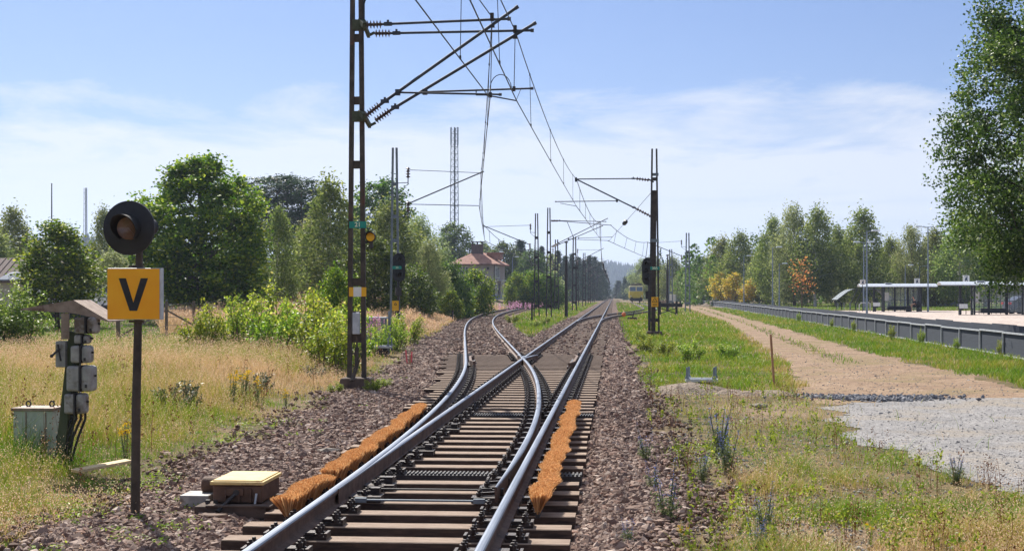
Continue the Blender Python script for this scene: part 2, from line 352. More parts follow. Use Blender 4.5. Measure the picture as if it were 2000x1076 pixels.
# ------------------------------------------------------------------ loose stones
_t = (1 + 5 ** .5) / 2
ICO = np.array([(-1, _t, 0), (1, _t, 0), (-1, -_t, 0), (1, -_t, 0), (0, -1, _t), (0, 1, _t), (0, -1, -_t), (0, 1, -_t), (_t, 0, -1), (_t, 0, 1), (-_t, 0, -1), (-_t, 0, 1)]) / 1.9
ICF = np.array([(0, 11, 5), (0, 5, 1), (0, 1, 7), (0, 7, 10), (0, 10, 11), (1, 5, 9), (5, 11, 4), (11, 10, 2), (10, 7, 6), (7, 1, 8), (3, 9, 4), (3, 4, 2), (3, 2, 6), (3, 6, 8), (3, 8, 9), (4, 9, 5), (2, 4, 11), (6, 2, 10), (8, 6, 7), (9, 8, 1)])
def stones(name, x, y, z, size, mat, label, cat):
    n = len(x); k = rng.integers(0, 24, n)
    base = ICO[None] * rng.uniform(.55, 1.25, (24, 12, 1)) * rng.uniform(.5, 1.2, (24, 1, 3))
    v = base[k] * size[:, None, None]
    a = rng.uniform(0, 6.28, n); b = rng.uniform(-.6, .6, n)
    c, s = np.cos(b)[:, None], np.sin(b)[:, None]; v = np.stack([v[..., 0], v[..., 1] * c - v[..., 2] * s, v[..., 1] * s + v[..., 2] * c], -1)
    c, s = np.cos(a)[:, None], np.sin(a)[:, None]; v = np.stack([v[..., 0] * c - v[..., 1] * s, v[..., 0] * s + v[..., 1] * c, v[..., 2] * .8], -1)
    v = v + np.stack([x, y, z], -1)[:, None, :]
    f = (ICF[None] + (np.arange(n) * 12)[:, None, None]).reshape(-1, 3)
    tag(link(name, npmesh(name, v.reshape(-1, 3), [f], mat, np.repeat(rng.random(n), 20))), label, cat, None, 'stuff')
def scatter(n, d0, d1, a0=-31, a1=27, p=1.0):
    """random places, denser near the viewer (density ~ 1/d^(1+p))"""
    u = rng.random(n)
    d = (d0 ** (1 - p) + u * (d1 ** (1 - p) - d0 ** (1 - p))) ** (1 / (1 - p)) if abs(p - 1) > 1e-6 else d0 * (d1 / d0) ** u
    a = rad(1) * rng.uniform(a0, a1, n); return d * np.sin(a), d * np.cos(a)
SLP, SLY0 = .65, 7.3
def on_sleeper(x, y):
    fr = ((y - SLY0 + SLP / 2) % SLP) - SLP / 2
    L = np.where(y < 42.5, XC - o_(y) - 1.32, XC - 1.32)
    return (np.abs(fr) < .155) & (x > L) & (x < XC + 1.32) & (y < 42.5)
def in_crib(x, y): return (x > np.where(y < 42.5, XC - o_(y) - 1.28, XC - 1.3)) & (x < XC + 1.3) | (np.abs(x - XC + o_(y)) < 1.3)
x, y = scatter(360000, 7, 36, -26, 13, 1.3); k = (in_ballast(x, y) | (in_ballast(x + rng.normal(0, .35, len(x)), y) & (rng.random(len(x)) < .6))) & ~on_sleeper(x, y)
x, y = x[k], y[k]; sz = rng.lognormal(-3.72, .36, len(x)) * (1 + y / 70); crib = in_crib(x, y)
k0 = crib & (y > 21) & (rng.random(len(x)) < .55); near_rail = k0 | (np.abs(x - XL) < .12) | (np.abs(x - XR) < .12)
k = ~(crib & ((rng.random(len(x)) < .2) | near_rail)); x, y, sz, crib = x[k], y[k], sz[k], crib[k]
z = height(x, y) + np.where(crib, -.005, .012 + .035 * rng.random(len(x)) * sstep(np.abs(x - XC), 1.2, 1.8)) + .005
def STONE(name, cols):
    m = LEAF(name, [(i / (len(cols) - 1), c) for i, c in enumerate(cols)], 0.0, .85, 0, 0, .2); return m
m_stone = STONE('ballast_stone', [S(88, 70, 62), S(120, 98, 86), S(146, 126, 114), S(98, 82, 76), S(130, 100, 86), S(180, 164, 152)])
stones('ballast_stones', x, y, z, np.minimum(sz, .06), m_stone, 'loose brown and grey ballast stones around the turnout', 'stones')
x, y = scatter(90000, 30, 115, -16, 6, 1.2); k = in_ballast(x, y) & ~on_sleeper(x, y); x, y = x[k], y[k]
crib = in_crib(x, y); k = ~crib | (rng.random(len(x)) < .75); x, y, crib = x[k], y[k], crib[k]
z = height(x, y) + np.where(crib & (y > 43), .13 * (rng.random(len(x)) < np.where(x < XC - 1.4, .45, .12)), np.where(crib, 0, .03))
stones('ballast_stones', x, y, z, rng.uniform(.035, .07, len(x)) * (1 + y / 140), m_stone, 'loose ballast stones along both tracks beyond the crossing', 'stones')
x, y = scatter(150000, 8, 48, -6, 25, 1.25)
g = rng.random(len(x)); k = (in_yard(x, y) & (g < .22)) | (in_yard(x + rng.normal(0, .5, len(x)), y + rng.normal(0, .4, len(x))) & (g < .2)) | (in_path(x, y) & (g < .12)) | ((x > .2) & (x < 3.5) & ~in_ballast(x, y) & (g < .30 * sstep(3.8 - x, 0, 3) * (fbm(x, y, .8, 3) > .38)))
x, y = x[k], y[k]; z = height(x, y) + .008
m_pebble = STONE('grey_pebble', [S(136, 134, 133), S(162, 160, 157), S(116, 114, 114), S(182, 178, 173), S(144, 134, 124)])
stones('gravel', x, y, z, rng.lognormal(-4.65, .35, len(x)) * (1 + np.hypot(x, y) / 70), m_pebble, 'loose grey pebbles strewn over the gravel yard', 'gravel')
x = rng.normal(4.9, .62, 1500); y = 27.0 + .25 * np.sin(x * 2.2) + rng.normal(0, .3, 1500); z = height(x, y) + rng.uniform(0, .04, 1500)
stones('crushed_stone', x, y, z, rng.uniform(.02, .055, 1500), STONE('blue_grey_stone', [S(96, 98, 104), S(132, 134, 140), S(78, 80, 86), S(150, 150, 154)]), 'ridge of dark blue grey crushed stone at the edge of the gravel yard', 'stones')
# ------------------------------------------------------------------ sleepers
m_wside = M('sleeper_side_shade', S(62, 50, 44), S(92, 74, 64), 5, .9, 0, .5, 40, S(50, 42, 38), .56, (1.2, 9, 9))  # shade painted into the colour of sleeper sides and ends, darker than the tops
def fastener_mesh():
    b = MB(); b.box((0, 0, .012), (.17, .17, .024))
    for sy in (-.05, .05):
        b.lathe([(0, .0), (.034, .0), (.034, .02), (.017, .022), (.017, .035), (.027, .036), (.027, .066), (.016, .068), (.014, .085), (0, .087)], (.02, sy, .024), (0, 0, 1), 6)
    b.box((-.045, 0, .04), (.075, .12, .022)); b.box((.075, 0, .034), (.022, .15, .03))
    return b.mesh('fastener', m_steel)
me_fast = fastener_mesh()
def sleeper_mesh(L, w=.235):
    b = MB(); n = 10
    xs = [(-L / 2 + L * i / n) for i in range(n + 1)]
    for i in range(n + 1):
        pass
    P = []
    for x in xs:
        j = random.uniform(-.006, .006); P += [(x, -w / 2 + j, -.2), (x, w / 2 + j, -.2), (x, w / 2 + j, -.007), (x, w / 2 - .008 + j, 0), (x, -w / 2 + .008 + j, 0), (x, -w / 2 + j, -.007)]
    fs = [(0, 1, 2, 3, 4, 5), tuple(n * 6 + i for i in (5, 4, 3, 2, 1, 0))]
    for i in range(n):
        for k in range(6): fs.append((i * 6 + k, (i + 1) * 6 + k, (i + 1) * 6 + (k + 1) % 6, i * 6 + (k + 1) % 6))
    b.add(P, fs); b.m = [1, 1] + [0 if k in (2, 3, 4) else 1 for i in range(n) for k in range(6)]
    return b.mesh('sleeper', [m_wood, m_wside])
def steel_sleeper_mesh(L):
    b = MB(); b.box((0, 0, -.1), (L, .25, .2))
    for i in range(int(L / .04)): b.box((-L / 2 + .03 + i * .04, 0, .008), (.016, .22, .016))
    return b.mesh('steel_sleeper', m_dark)
def rails_at(Y):
    """where rails cross this sleeper: x positions with bolted fastenings outside the moving blades"""
    o = float(o_(Y)); r = [(XL - o, 1, 1), (XR, 1, 1)]
    if Y > 12:
        r[0] = (XL - o, 1, Y > 20.5); r[1] = (XR, Y > 20.5, 1)
        r += [(XL, Y > 22, 1), (XR - o - (.14 * max(0, 1 - (Y - 12) / 10) ** 2), 1, Y > 22)]
    return r
m_wood2 = M('dark_sleeper_wood', S(92, 76, 66), S(134, 114, 100), 5, .9, 0, .5, 40, S(66, 54, 48), .56, (1.2, 9, 9))
me_by = {}
Ys = [SLY0 + SLP * i for i in range(200)]
for i, Yk in enumerate(Ys):
    if Yk > 42.6: break
    L = 2.6 + math.ceil(float(o_(Yk)) / .25 - .3) * .25
    steel = any(abs(Yk - v) < SLP / 2 for v in (14.6, 21.6))
    xc = XR + .548 - L / 2 + random.uniform(-.02, .02)
    if steel:
        o = link('steel_sleeper', steel_sleeper_mesh(L), None, (xc, Yk, 0))
        tag(o, 'black box steel sleeper with ribbed top, ' + ('the nearer of the two between the switch blades' if Yk < 17 else 'the farther of the two near the blade heels'), 'sleeper')
    else:
        key = round(L, 2)
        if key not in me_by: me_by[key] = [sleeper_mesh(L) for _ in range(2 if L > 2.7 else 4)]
        me_ = random.choice(me_by[key])
        if Yk > 31 + 4 * random.random(): me_ = me_.copy(); me_.materials[0] = m_wood2
        o = link('sleeper', me_, None, (xc, Yk, 0))
        tag(o, 'worn brown wooden sleeper of the turnout carrying bolted black rail chairs', 'sleeper', 'wooden sleepers of the turnout')
    o.rotation_euler.z = random.uniform(-.006, .006)
    for (xr, a, b_) in rails_at(Yk):
        for sgn, ok in ((-1, a), (1, b_)):
            if not ok: continue
            if Yk > 32 and abs(xr - XL) < .2 and sgn * (XR - o_(Yk) - XL) > 0 and abs(XR - o_(Yk) - XL) < .35: continue
            f = link('fastener', me_fast, o, (xr + sgn * .155 - xc, 0, .001)); f.rotation_euler.z = 0 if sgn > 0 else math.pi
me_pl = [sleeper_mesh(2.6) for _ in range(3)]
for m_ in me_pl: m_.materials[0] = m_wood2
for i, Yk in enumerate(Ys):
    if not 42.6 < Yk < 105: continue
    o = link('sleeper', me_pl[i % 3], None, (XC + random.uniform(-.03, .03), Yk, -.012 if Yk > 52 else -.004)); tag(o, 'brown wooden sleeper half sunk in ballast on the main track beyond the crossing', 'sleeper', 'sleepers of the main track')
    o = link('sleeper', me_pl[(i + 1) % 3], None, (XC - float(o_(Yk)), Yk, -.012)); o.rotation_euler.z = float(np.interp(Yk, _Y, _sl))
    tag(o, 'brown wooden sleeper under the track that curves away to the left', 'sleeper', 'sleepers of the curved track')
b = MB(); Yk = 105.3
while Yk < 420:
    for xx in (XC, XC - float(o_(Yk))): b.box((xx, Yk, -.11), (2.6, .24, .2))
    Yk += .65
tag(b.build('sleepers', m_wood2), 'far rows of wooden sleepers under both tracks', 'sleepers', None, 'stuff')
# ------------------------------------------------------------------ rails
PROF = [(-.0625, 0), (-.0625, .011), (-.014, .028), (-.008, .045), (-.008, .1), (-.03, .112), (-.035, .12), (-.035, .142), (-.027, .151), (-.012, .1535), (.012, .1535), (.027, .151), (.035, .142), (.035, .12), (.03, .112), (.008, .1), (.008, .045), (.014, .028), (.0625, .011), (.0625, 0)]
BLADE = [(-.045, .02), (-.03, .03), (-.03, .11), (-.035, .12), (-.035, .142), (-.027, .151), (-.012, .1535), (.012, .1535), (.027, .151), (.035, .142), (.035, .12), (.03, .11), (.03, .03), (.045, .02)]
def rail(path, prof=PROF, w=None, z0=.022, name='rail', label='', cat='rail', parent=None, dz=None, group=None):
    path = [Vector((p[0], p[1], 0)) for p in path]; n = len(prof); V = []; Fc = []; mi = []
    for i, p in enumerate(path):
        t = (path[min(i + 1, len(path) - 1)] - path[max(i - 1, 0)]).normalized(); a = Vector((t.y, -t.x, 0)); k = w[i] if w else 1.0
        for (u, zz) in prof: q = p + a * (u * k); V.append((q.x, q.y, z0 + zz + (dz[i] if dz else 0)))
    for i in range(len(path) - 1):
        for k in range(n):
            k2 = (k + 1) % n; Fc.append((i * n + k, i * n + k2, (i + 1) * n + k2, (i + 1) * n + k))
            mi.append(1 if prof[k][1] > .14 and prof[k2][1] > .14 else 0)
    Fc += [tuple(range(n - 1, -1, -1)), tuple((len(path) - 1) * n + k for k in range(n))]; mi += [0, 0]
    b = MB(); b.add(V, Fc); b.m = mi
    o = b.build(name, [m_railside, m_railtop], parent)
    if label: tag(o, label, cat, group)
    return o
def ysteps(a, b):
    r = [a]
    while r[-1] < b - 1e-6: r.append(min(b, r[-1] + (.35 if r[-1] < 50 else 1.5 if r[-1] < 200 else 10)))
    return r
YF = Y0 + math.sqrt(2 * RAD * (XR - XL))                   # the frog
rail([(XR, Y) for Y in ysteps(2, 1250)], label='straight right hand rail of the main track with polished head')
rail([(XL - float(o_(Y)), Y) for Y in ysteps(2, 1250)], label='outer left rail bending away into the curved track', name='stock_rail')
yy = ysteps(12, YF - .45); ww = [min(1, max(.12, (float(o_(Y)) - .003) / .07)) for Y in yy]
rail([(XL + .035 - .035 * k, Y) for Y, k in zip(yy, ww)], BLADE, ww, label='closed left switch blade lying tight against the left rail', name='switch_blade', cat='switch blade')
yy = ysteps(12.2, YF - .45); ww = [min(1, .3 + (Y - 12.2) / 4) for Y in yy]
rail([(XR - float(o_(Y)) - .14 * max(0, 1 - (Y - 12) / 10) ** 2, Y) for Y in yy], BLADE, ww, label='open right switch blade curving left into the crossing', name='switch_blade', cat='switch blade')
rail([(XL, Y) for Y in ysteps(YF + .6, 1250)], label='left rail of the main track beyond the crossing frog')
rail([(XR - float(o_(Y)), Y) for Y in ysteps(YF + .6, 1250)], label='inner right rail of the curved track beyond the crossing frog')
fr = root('crossing_frog', (XL, YF, 0), 'cast crossing frog where the two inner rails cut each other', 'rail crossing')
def wing(f, sgn):
    p = []
    for t in np.linspace(-.5, 1.9, 14):
        Y = YF + t; xx = f(Y)
        if t > -.1: xx = f(YF - .1) + sgn * (t + .1) * .102 * .96 + sgn * (max(0, t - 1.5) ** 2 * .35)
        p.append((xx - XL, Y - YF))
    return p
rail(wing(lambda Y: XL, -1), BLADE, name='wing_rail', parent=fr)
rail(wing(lambda Y: XR - float(o_(Y)), 1), BLADE, name='wing_rail', parent=fr)
b = MB(); L = 1.25; k1 = .055; k2 = -(k1 + .0) ; slp = float(np.interp(YF, _Y, _sl))
Pn = [(-.008, .12), (.008, .12)] ; q0 = (.035, L); q1 = (XR - float(o_(YF + L)) - XL - .035, L)
b.add([(-.05, .16, .03), (-.04, .16, .03), (.035, L, .03), (q1[0], L, .03), (-.052, .16, .172), (-.036, .16, .172), (.035, L, .1735), (q1[0], L, .1735)], [(0, 1, 2, 3), (4, 7, 6, 5), (0, 4, 5, 1), (1, 5, 6, 2), (2, 6, 7, 3), (3, 7, 4, 0)])
b.m[1] = 1
b.build('nose', [m_railside, m_railtop], fr)
for nm, f, s, Yc, lab in (('a', lambda Y: XL - float(o_(Y)), 1, YF - .6, 'short check rail inside the outer rail of the curved track'), ('b', lambda Y: XR, -1, YF - .6, 'long brown check rail beside the right rail level with the frog')):
    c = root('check_rail', (f(Yc), Yc, 0), lab, 'check rail')
    p = []; hl = 1.7 if nm == 'a' else 2.3
    for t in np.linspace(-hl, hl, 15): p.append((f(Yc + t) - f(Yc) + s * (.115 + .09 * max(0, abs(t) / hl - .7) / .3), t))
    o = rail(p, [(-.03, .0), (-.03, .17), (.03, .17), (.03, .0)], name='guard_bar', parent=c); o.data.materials[1] = m_railside
    g = MB(); g.bar((s * .21, -hl * .9, .05), (s * .21 + (f(Yc + hl) - f(Yc)) * .9, hl * .9, .05), .12, .06); g.build('support_angle', m_steel, c)
# siding rails: turn out of the main track far on and run behind the right mast
rail([(XR + float(s_(Y)) - (.06 if Y < 90 else 0), Y) for Y in ysteps(89, 330)], label='right rail of the far siding turning off to the right', name='siding_rail')
ys = [Y for Y in ysteps(89, 330)]
rail([(XL + float(s_(Y)) + .05, Y) for Y in ys if XL + float(s_(Y)) < XR - .12], label='left rail of the far siding between the main rails', name='siding_rail')
rail([(XL + float(s_(Y)), Y) for Y in ys if XL + float(s_(Y)) > XR + .12], label='left rail of the far siding right of the main track', name='siding_rail')
for Yk, lab in ((12.35, 'pale steel rod linking the two switch blades'), (13.05, 'second steel rod behind the blade tips')):
    b = MB(); b.tube([(XL + .1, Yk, .03), (XR - .22, Yk, .03)], .010, 8)
    for xx in (XL + .16, XR - .3): b.box((xx, Yk, .03), (.1, .05, .04))
    tag(b.build('stretcher_rod', m_mastgrey if Yk < 13 else m_dark), lab, 'rod')
for xx, lab in ((XL + .16, 'black slide plates and lock bracket inside the closed left blade tip'), (XR - .24, 'black slide plates and lock bracket under the open right blade tip')):
    r = root('lock_bracket', (xx + .03, 12.4, 0), lab, 'bracket')
    for Yk in (12.35, 13.1, 16.0, 18.6):
        if xx > -1.5 and Yk > 14: continue
        Yr = Yk - 12.4; b = MB(); b.box((0, Yr + .12, .03), (.28, .2, .05)); o = b.build('slide_plate', m_steel, r); b = MB(); b.box((.07, Yr + .2, .085), (.08, .1, .06)); b.bar((-.08, Yr + .12, .075), (.07, Yr + .2, .075), .03); b.build('clamp', m_steel, o)
# ------------------------------------------------------------------ bristle brushes along the switch blades
m_brist = LEAF('orange_bristle', [(0, S(170, 112, 64)), (.5, S(210, 154, 98)), (1, S(236, 194, 138))], .38, .6, 0, 0)
def brush(label, fx, y0, y1, lean):
    r = root('snow_brush', (fx((y0 + y1) / 2), (y0 + y1) / 2, 0), label, 'brush'); ox, oy = r.location.x, r.location.y
    n = int(5200 * (y1 - y0)); y = rng.uniform(y0, y1, n)
    side = rng.uniform(-1, 1, n)
    wob = .012 * np.sin(y * 7.1 + 1) + .02 * np.sin(y * 2.6)
    bx = np.array([fx(v) for v in y]) + side * .012; h = .18 + .014 * np.sin(y * 5.3) + .018 * (rng.random(n) - .5)
    tx = bx + lean + wob + side * (.078 + .008 * np.sin(y * 8)); tz = .035 + h * (1 - .12 * side ** 2)
    end = np.minimum(y - y0, y1 - y); ty = y + np.where(end < .05, np.sign((y0 + y1) / 2 - y) * -.03 * rng.random(n), 0) + rng.normal(0, .012, n)
    w = .0032; z0 = np.full(n, .035)
    a = np.stack([bx, y, z0], 1); c = np.stack([tx + rng.normal(0, .01, n), ty, tz], 1); m = a * .45 + c * .55 + np.stack([np.zeros(n), np.zeros(n), np.full(n, .012)], 1)
    t = rng.uniform(0, 3.14, n); wv = np.stack([np.cos(t) * w, np.sin(t) * w, np.zeros(n)], 1)
    v = np.stack([a - wv, a + wv, m - wv, m + wv, c - wv * .7, c + wv * .7], 1).reshape(-1, 3) - np.array([ox, oy, 0])
    b = np.arange(n)[:, None] * 6; f = np.concatenate([b + np.array([0, 1, 3, 2]), b + np.array([2, 3, 5, 4])])
    link('bristles', npmesh('bristles', v, [f], m_brist, np.concatenate([rng.random(n)] * 2)), r)
    h = MB(); h.bar((fx(y0) - ox, y0 - oy, .03), (fx(y1) - ox, y1 - oy, .03), .035, .05); k = y0 + .15
    while k < y1: h.bar((fx(k) - ox, k - oy, .0), (fx(k) - ox - .0, k - oy, .1), .012, .03); k += .55
    h.build('holder', m_dark, r)
brush('short orange bristle brush beside the left rail, right of the point motor', lambda y: XL - .235, 11.25, 12.75, -.02)
brush('long orange bristle brush running along the left rail behind the short one', lambda y: XL - float(o_(y)) - .22, 13.05, 21.2, -.03)
brush('orange bristle brush along the right rail, the nearer piece with splayed end', lambda y: XR + .25, 11.6, 14.0, .03)
brush('orange bristle brush along the right rail, the farther wavy piece', lambda y: XR + .25, 14.02, 21.7, .03)
# ------------------------------------------------------------------ the V signal
d = 12.1; p0 = at(264, d, -.08); ps = F / d
def rel(px, py): q = pt(px, py, d); return Vector((q.x - p0.x, 0, q.z - p0.z))
r = root('signal_post', p0, 'rusty post carrying a yellow sign with a black V under a round black lamp', 'signal')
MB().tube([(0, 0, -.15), rel(266, 800), rel(270, 620), rel(273, 470)], [.040, .038, .034, .03], 12).build('pole', m_mast, r, smooth=True)
b = MB(); c = rel(268.5, 574); b.box((c.x, -.045, c.z), (.46, .085, .435)); b.build('sign_box', m_galv, r, bev=.004)
m_vyel = M('amber_sign_face', S(250, 168, 14), S(254, 182, 24), 4, .35, 0, .05, 60, S(222, 146, 30), .66)
b = MB(); b.box((c.x - .003, -.092, c.z), (.448, .006, .425)); face = b.build('sign_face', m_vyel, r)
b = MB(); w = .037
b.prism([(-.122, .132), (-.122 + .062, .132), (0.004, -.075), (.068, .132), (.13, .132), (.036, -.142), (-.028, -.142)], Matrix.Translation((c.x - .006, -.096, c.z)) @ Matrix.Rotation(rad(90), 4, 'X'), .003)
b.build('letter', m_black, face)
b = MB(); b.box((c.x, -.02, c.z + .232), (.12, .05, .02)); b.box((c.x, -.02, c.z - .232), (.12, .05, .02)); b.build('bracket', m_mast, r)
c = rel(256, 446); ax = Vector((-.10, -1, 0)).normalized()
MB().lathe([(0, -.02), (.222, -.02), (.23, -.01), (.23, .01), (.222, .016), (0, .016)], c + Vector((0, -.05, 0)), ax, 48).build('backboard', m_black, r, smooth=True)
lc = c + Vector((.005, -.07, -.003))
hd = MB(); V = []; Fc = []; n = 30
tA = ax.cross(Vector((0, 0, 1))).normalized(); tB = Vector((0, 0, 1))
for i in range(n + 1):
    w = rad(-55 + 290 * i / n); e = (.5 - .5 * math.cos(w - rad(90) + math.pi)) ; e = .5 + .5 * math.sin(w)
    ln = .05 + .14 * e
    for rr_, l_ in ((.108, 0), (.112, ln), (.106, ln), (.102, 0)): V.append(lc + (tA * math.cos(w) + tB * math.sin(w)) * rr_ + ax * l_)
for i in range(n):
    for k in range(4): Fc.append((i * 4 + k, (i + 1) * 4 + k, (i + 1) * 4 + (k + 1) % 4, i * 4 + (k + 1) % 4))
hd.add(V, Fc).build('hood', m_black, r, smooth=True)
m_lens = M('amber_lens', S(104, 82, 66), S(140, 110, 88), 6, .2, 0, 0, spec=.8)
pr = [(0, .05)]
for i in range(1, 9): pr += [(.012 * i - .004, .05 - .0022 * i + .002), (.012 * i, .05 - .003 * i - .001)]
MB().lathe(pr + [(.1, .0)], lc, ax, 40).build('lens', m_lens, r, smooth=False)
MB().lathe([(0, 0), (.105, 0), (.105, .07), (.075, .1), (.07, .26), (.04, .29), (0, .29)], c + Vector((.05, -.04, .02)), -ax + Vector((.12, 0, 0)), 28).build('lamp_housing', m_black, r, smooth=True)
# ------------------------------------------------------------------ leaning cable terminal post with its little roof
d = 15.4; g0 = at(116, d, -.05)
def R3(px, py, dy=0.0): q = pt(px, py, d); return Vector((q.x - g0.x, dy, q.z - g0.z))
r = root('terminal_post', g0, 'leaning green post of grey cable boxes under a small rusty gable roof', 'terminal post')
m_rustroof = M('weathered_roof_plate', S(126, 108, 94), S(158, 140, 126), 10, .7, .1, .2, 60, S(96, 72, 60), .55)
m_boxgrey = M('grey_cable_box', S(132, 130, 128), S(166, 163, 158), 8, .6, 0, .15, 40, S(98, 84, 72), .52)
m_olive = M('olive_post_paint', S(62, 70, 50), S(82, 86, 64), 7, .7, 0, .2, 50, S(74, 56, 46), .58)
b = MB(); b.bar(R3(110, 960, .0), R3(146, 648, .0), .1, .06, (0, -1, 0)); b.bar(R3(118, 960, .09), R3(154, 648, .09), .06, .06, (0, -1, 0)); b.build('post', m_olive, r, bev=.006)
b = MB(); a_, k_, z_ = R3(43, 603), R3(150, 586), R3(220, 626)
b.prism([(a_.x, a_.z), (a_.x, a_.z - .012), (k_.x - .02, k_.z - .14), (k_.x + .05, k_.z - .15), (z_.x, z_.z - .012), (z_.x, z_.z), (k_.x, k_.z)], Matrix.Translation((0, .42, 0)) @ Matrix.Rotation(rad(90), 4, 'X'), .5)
b.build('roof', m_rustroof, r)
b = MB(); b.bar(R3(135, 612, -.1), R3(135, 662, -.1), .085, .02, (0, -1, 0))
for z in (645, 655): b.lathe([(0, 0), (.012, 0), (.012, .012), (0, .014)], R3(138, z, -.115), (0, -1, 0), 8)
b.build('roof_bracket', m_rustroof, r)
for (x0, y0, x1, y1, dp) in ((152, 619, 196, 651, .2), (150, 653, 181, 671, .14), (145, 674, 183, 708, .2), (137, 713, 189, 763, .22), (132, 767, 173, 807, .2)):
    A, B = R3(x0, y0), R3(x1, y1); w, h = B.x - A.x, A.z - B.z
    bb = MB(); bb.box((A.x + w * .3, -.03, (A.z + B.z) / 2), (w * .55, dp, h * .98)); tb = bb.build('junction_box', m_boxgrey, r, bev=.026)
    bb = MB(); bb.box((A.x + w * .55, -.03, (A.z + B.z) / 2), (.014, dp * 1.03, h * 1.03)); bb.build('seal', m_dark, tb)
    bb = MB(); bb.box((A.x + w * .79, -.03, (A.z + B.z) / 2), (w * .42, dp * .94, h)); bb.build('lid', m_boxgrey, tb, bev=.035)
    bb = MB(); bb.lathe([(0, 0), (.012, 0), (.012, .03), (0, .03)], (A.x + w * .97, -.03, (A.z + B.z) / 2 + h * .1), (1, -.2, 0), 8); bb.box((A.x + w * .8, -.03 - dp * .48, B.z + h * .22), (.02, .02, .035)); bb.build('latch', m_dark, tb)
b = MB(); A, B = R3(114, 664), R3(134, 718); b.box(((A.x + B.x) / 2, -.02, (A.z + B.z) / 2), (.11, .14, .28)); sw = b.build('switch_box', m_boxgrey, r, bev=.01)
b = MB(); b.tube([R3(124, 680, -.1), R3(112, 694, -.16)], .012, 6); b.lathe([(0, -.02), (.016, -.012), (.02, 0), (.016, .012), (0, .02)], R3(112, 694, -.16), (0, 0, 1), 10); b.tube([R3(120, 672, -.1), R3(126, 704, -.1)], .01, 6); b.build('lever', m_dark, sw)
b = MB()
for i in range(5):
    q = R3(168 - i * 9, 805); e = R3(140 - i * 5, 900); b.tube([q, q + Vector((0, 0, -.07)), (q + e) / 2 + Vector((-.02 * i, 0, 0)), e], .014, 7)
b.build('cables', m_black, r, smooth=True)
# green steel cabinet in the grass
q = pt(76, 840, 15.9); r = root('cabinet', (q.x, q.y, -.05), 'pale green steel cabinet with two lifting eyes, half sunk in dry grass', 'cabinet')
m_cab = M('pale_green_paint', S(164, 172, 158), S(184, 190, 176), 5, .6, 0, .1, 40, S(136, 108, 80), .57)
w = 78 / F * 15.9; zt = zof(797, 15.9) + .05
b = MB(); b.box((0, 0, zt / 2), (w, .34, zt - .02)); b.build('body', m_cab, r, bev=.01)
b = MB(); b.box((0, 0, zt), (w + .04, .38, .035)); b.build('lid', m_rustroof, r, bev=.006)
b = MB()
for x in (-w / 6, w / 3): b.box((x, -.1725, zt / 2), (.012, .012, zt - .06))
b.build('edge_strip', m_rustroof, r)
for x in (-.12, .15):
    b = MB(); b.tube([(x + .026 * math.cos(k * math.pi / 6), 0, zt + .05 + .03 * math.sin(k * math.pi / 6)) for k in range(13)], .009, 7); b.build('lifting_eye', m_dark, r, smooth=True)
q = gnd = at(200, 14.6, .06)
b = MB(); b.bar(at(145, 14.5, .03), at(252, 14.9, .09), .16, .03); tag(b.build('plank', M('pale_board', S(196, 172, 130), S(214, 192, 150), 6, .8, stretch=(1, 8, 8)), bev=.004), 'pale weathered board lying in the grass behind the V post', 'plank')
# ------------------------------------------------------------------ point motor
r = root('point_motor', (-3.23, 12.3, -.065), 'railway point motor box with worn yellow lid beside the left rail', 'point motor'); r.scale = (1, 1, .87)
m_lid = M('worn_yellow_lid', S(206, 176, 112), S(222, 196, 134), 8, .7, 0, .25, 70, S(158, 118, 80), .55)
m_rbody = M('brown_cast_body', S(84, 62, 50), S(112, 86, 70), 7, .8, 0, .3, 50, S(150, 126, 84), .62)
b = MB(); b.box((0, .03, .21), (.43, .64, .17)); body = b.build('body', m_rbody, r, bev=.012)
b = MB()
for x in (-.1, .02, .12): b.box((x, -.305, .2), (.015, .03, .13))
b.box((-.02, -.30, .235), (.15, .03, .07)); b.build('rib', m_rbody, body)
b = MB(); b.box((0, .03, .318), (.47, .68, .035)); b.box((0, .03, .341), (.43, .64, .014)); b.build('lid', m_lid, r, bev=.008)
b = MB(); b.box((-.02, -.02, .055), (.62, .85, .11)); b.box((.05, -.4, .115), (.56, .12, .02)); b.build('base_plate', m_concrust, r, bev=.006)
b = MB(); b.box((-.42, .0, .11), (.26, .3, .12)); b.build('gear_box', m_boxgrey, r, bev=.01)
MB().lathe([(0, 0), (.075, 0), (.085, .01), (.085, .2), (.075, .21), (0, .21)], (-.2, .1, .24), (-1, 0, 0), 20).build('motor', m_rbody, r, smooth=True)
b = MB(); b.tube([(-.0, -.30, .23), (-.12, -.48, .07)], .017, 8); b.tube([(-.0, -.29, .23), (0, -.33, .23)], .028, 8); lv = b.build('hand_lever', m_dark, r, smooth=True)
MB().lathe([(0, .05), (.02, .05), (.105, .05), (.115, .04), (.115, .0), (0, 0)], (-.13, -.52, .01), (0, 0, 1), 28).build('counterweight', m_rbody, lv, smooth=True)
b = MB(); b.tube([(.17, -.30, .22), (.165, -.33, .12), (.2, -.37, .07), (.27, -.38, .06)], .01, 7); b.build('cable', m_galv, r, smooth=True)
for x in (-.26, -.19): b = MB(); b.box((x, -.28, .13), (.035, .035, .04)); b.build('bolt', m_dark, r)
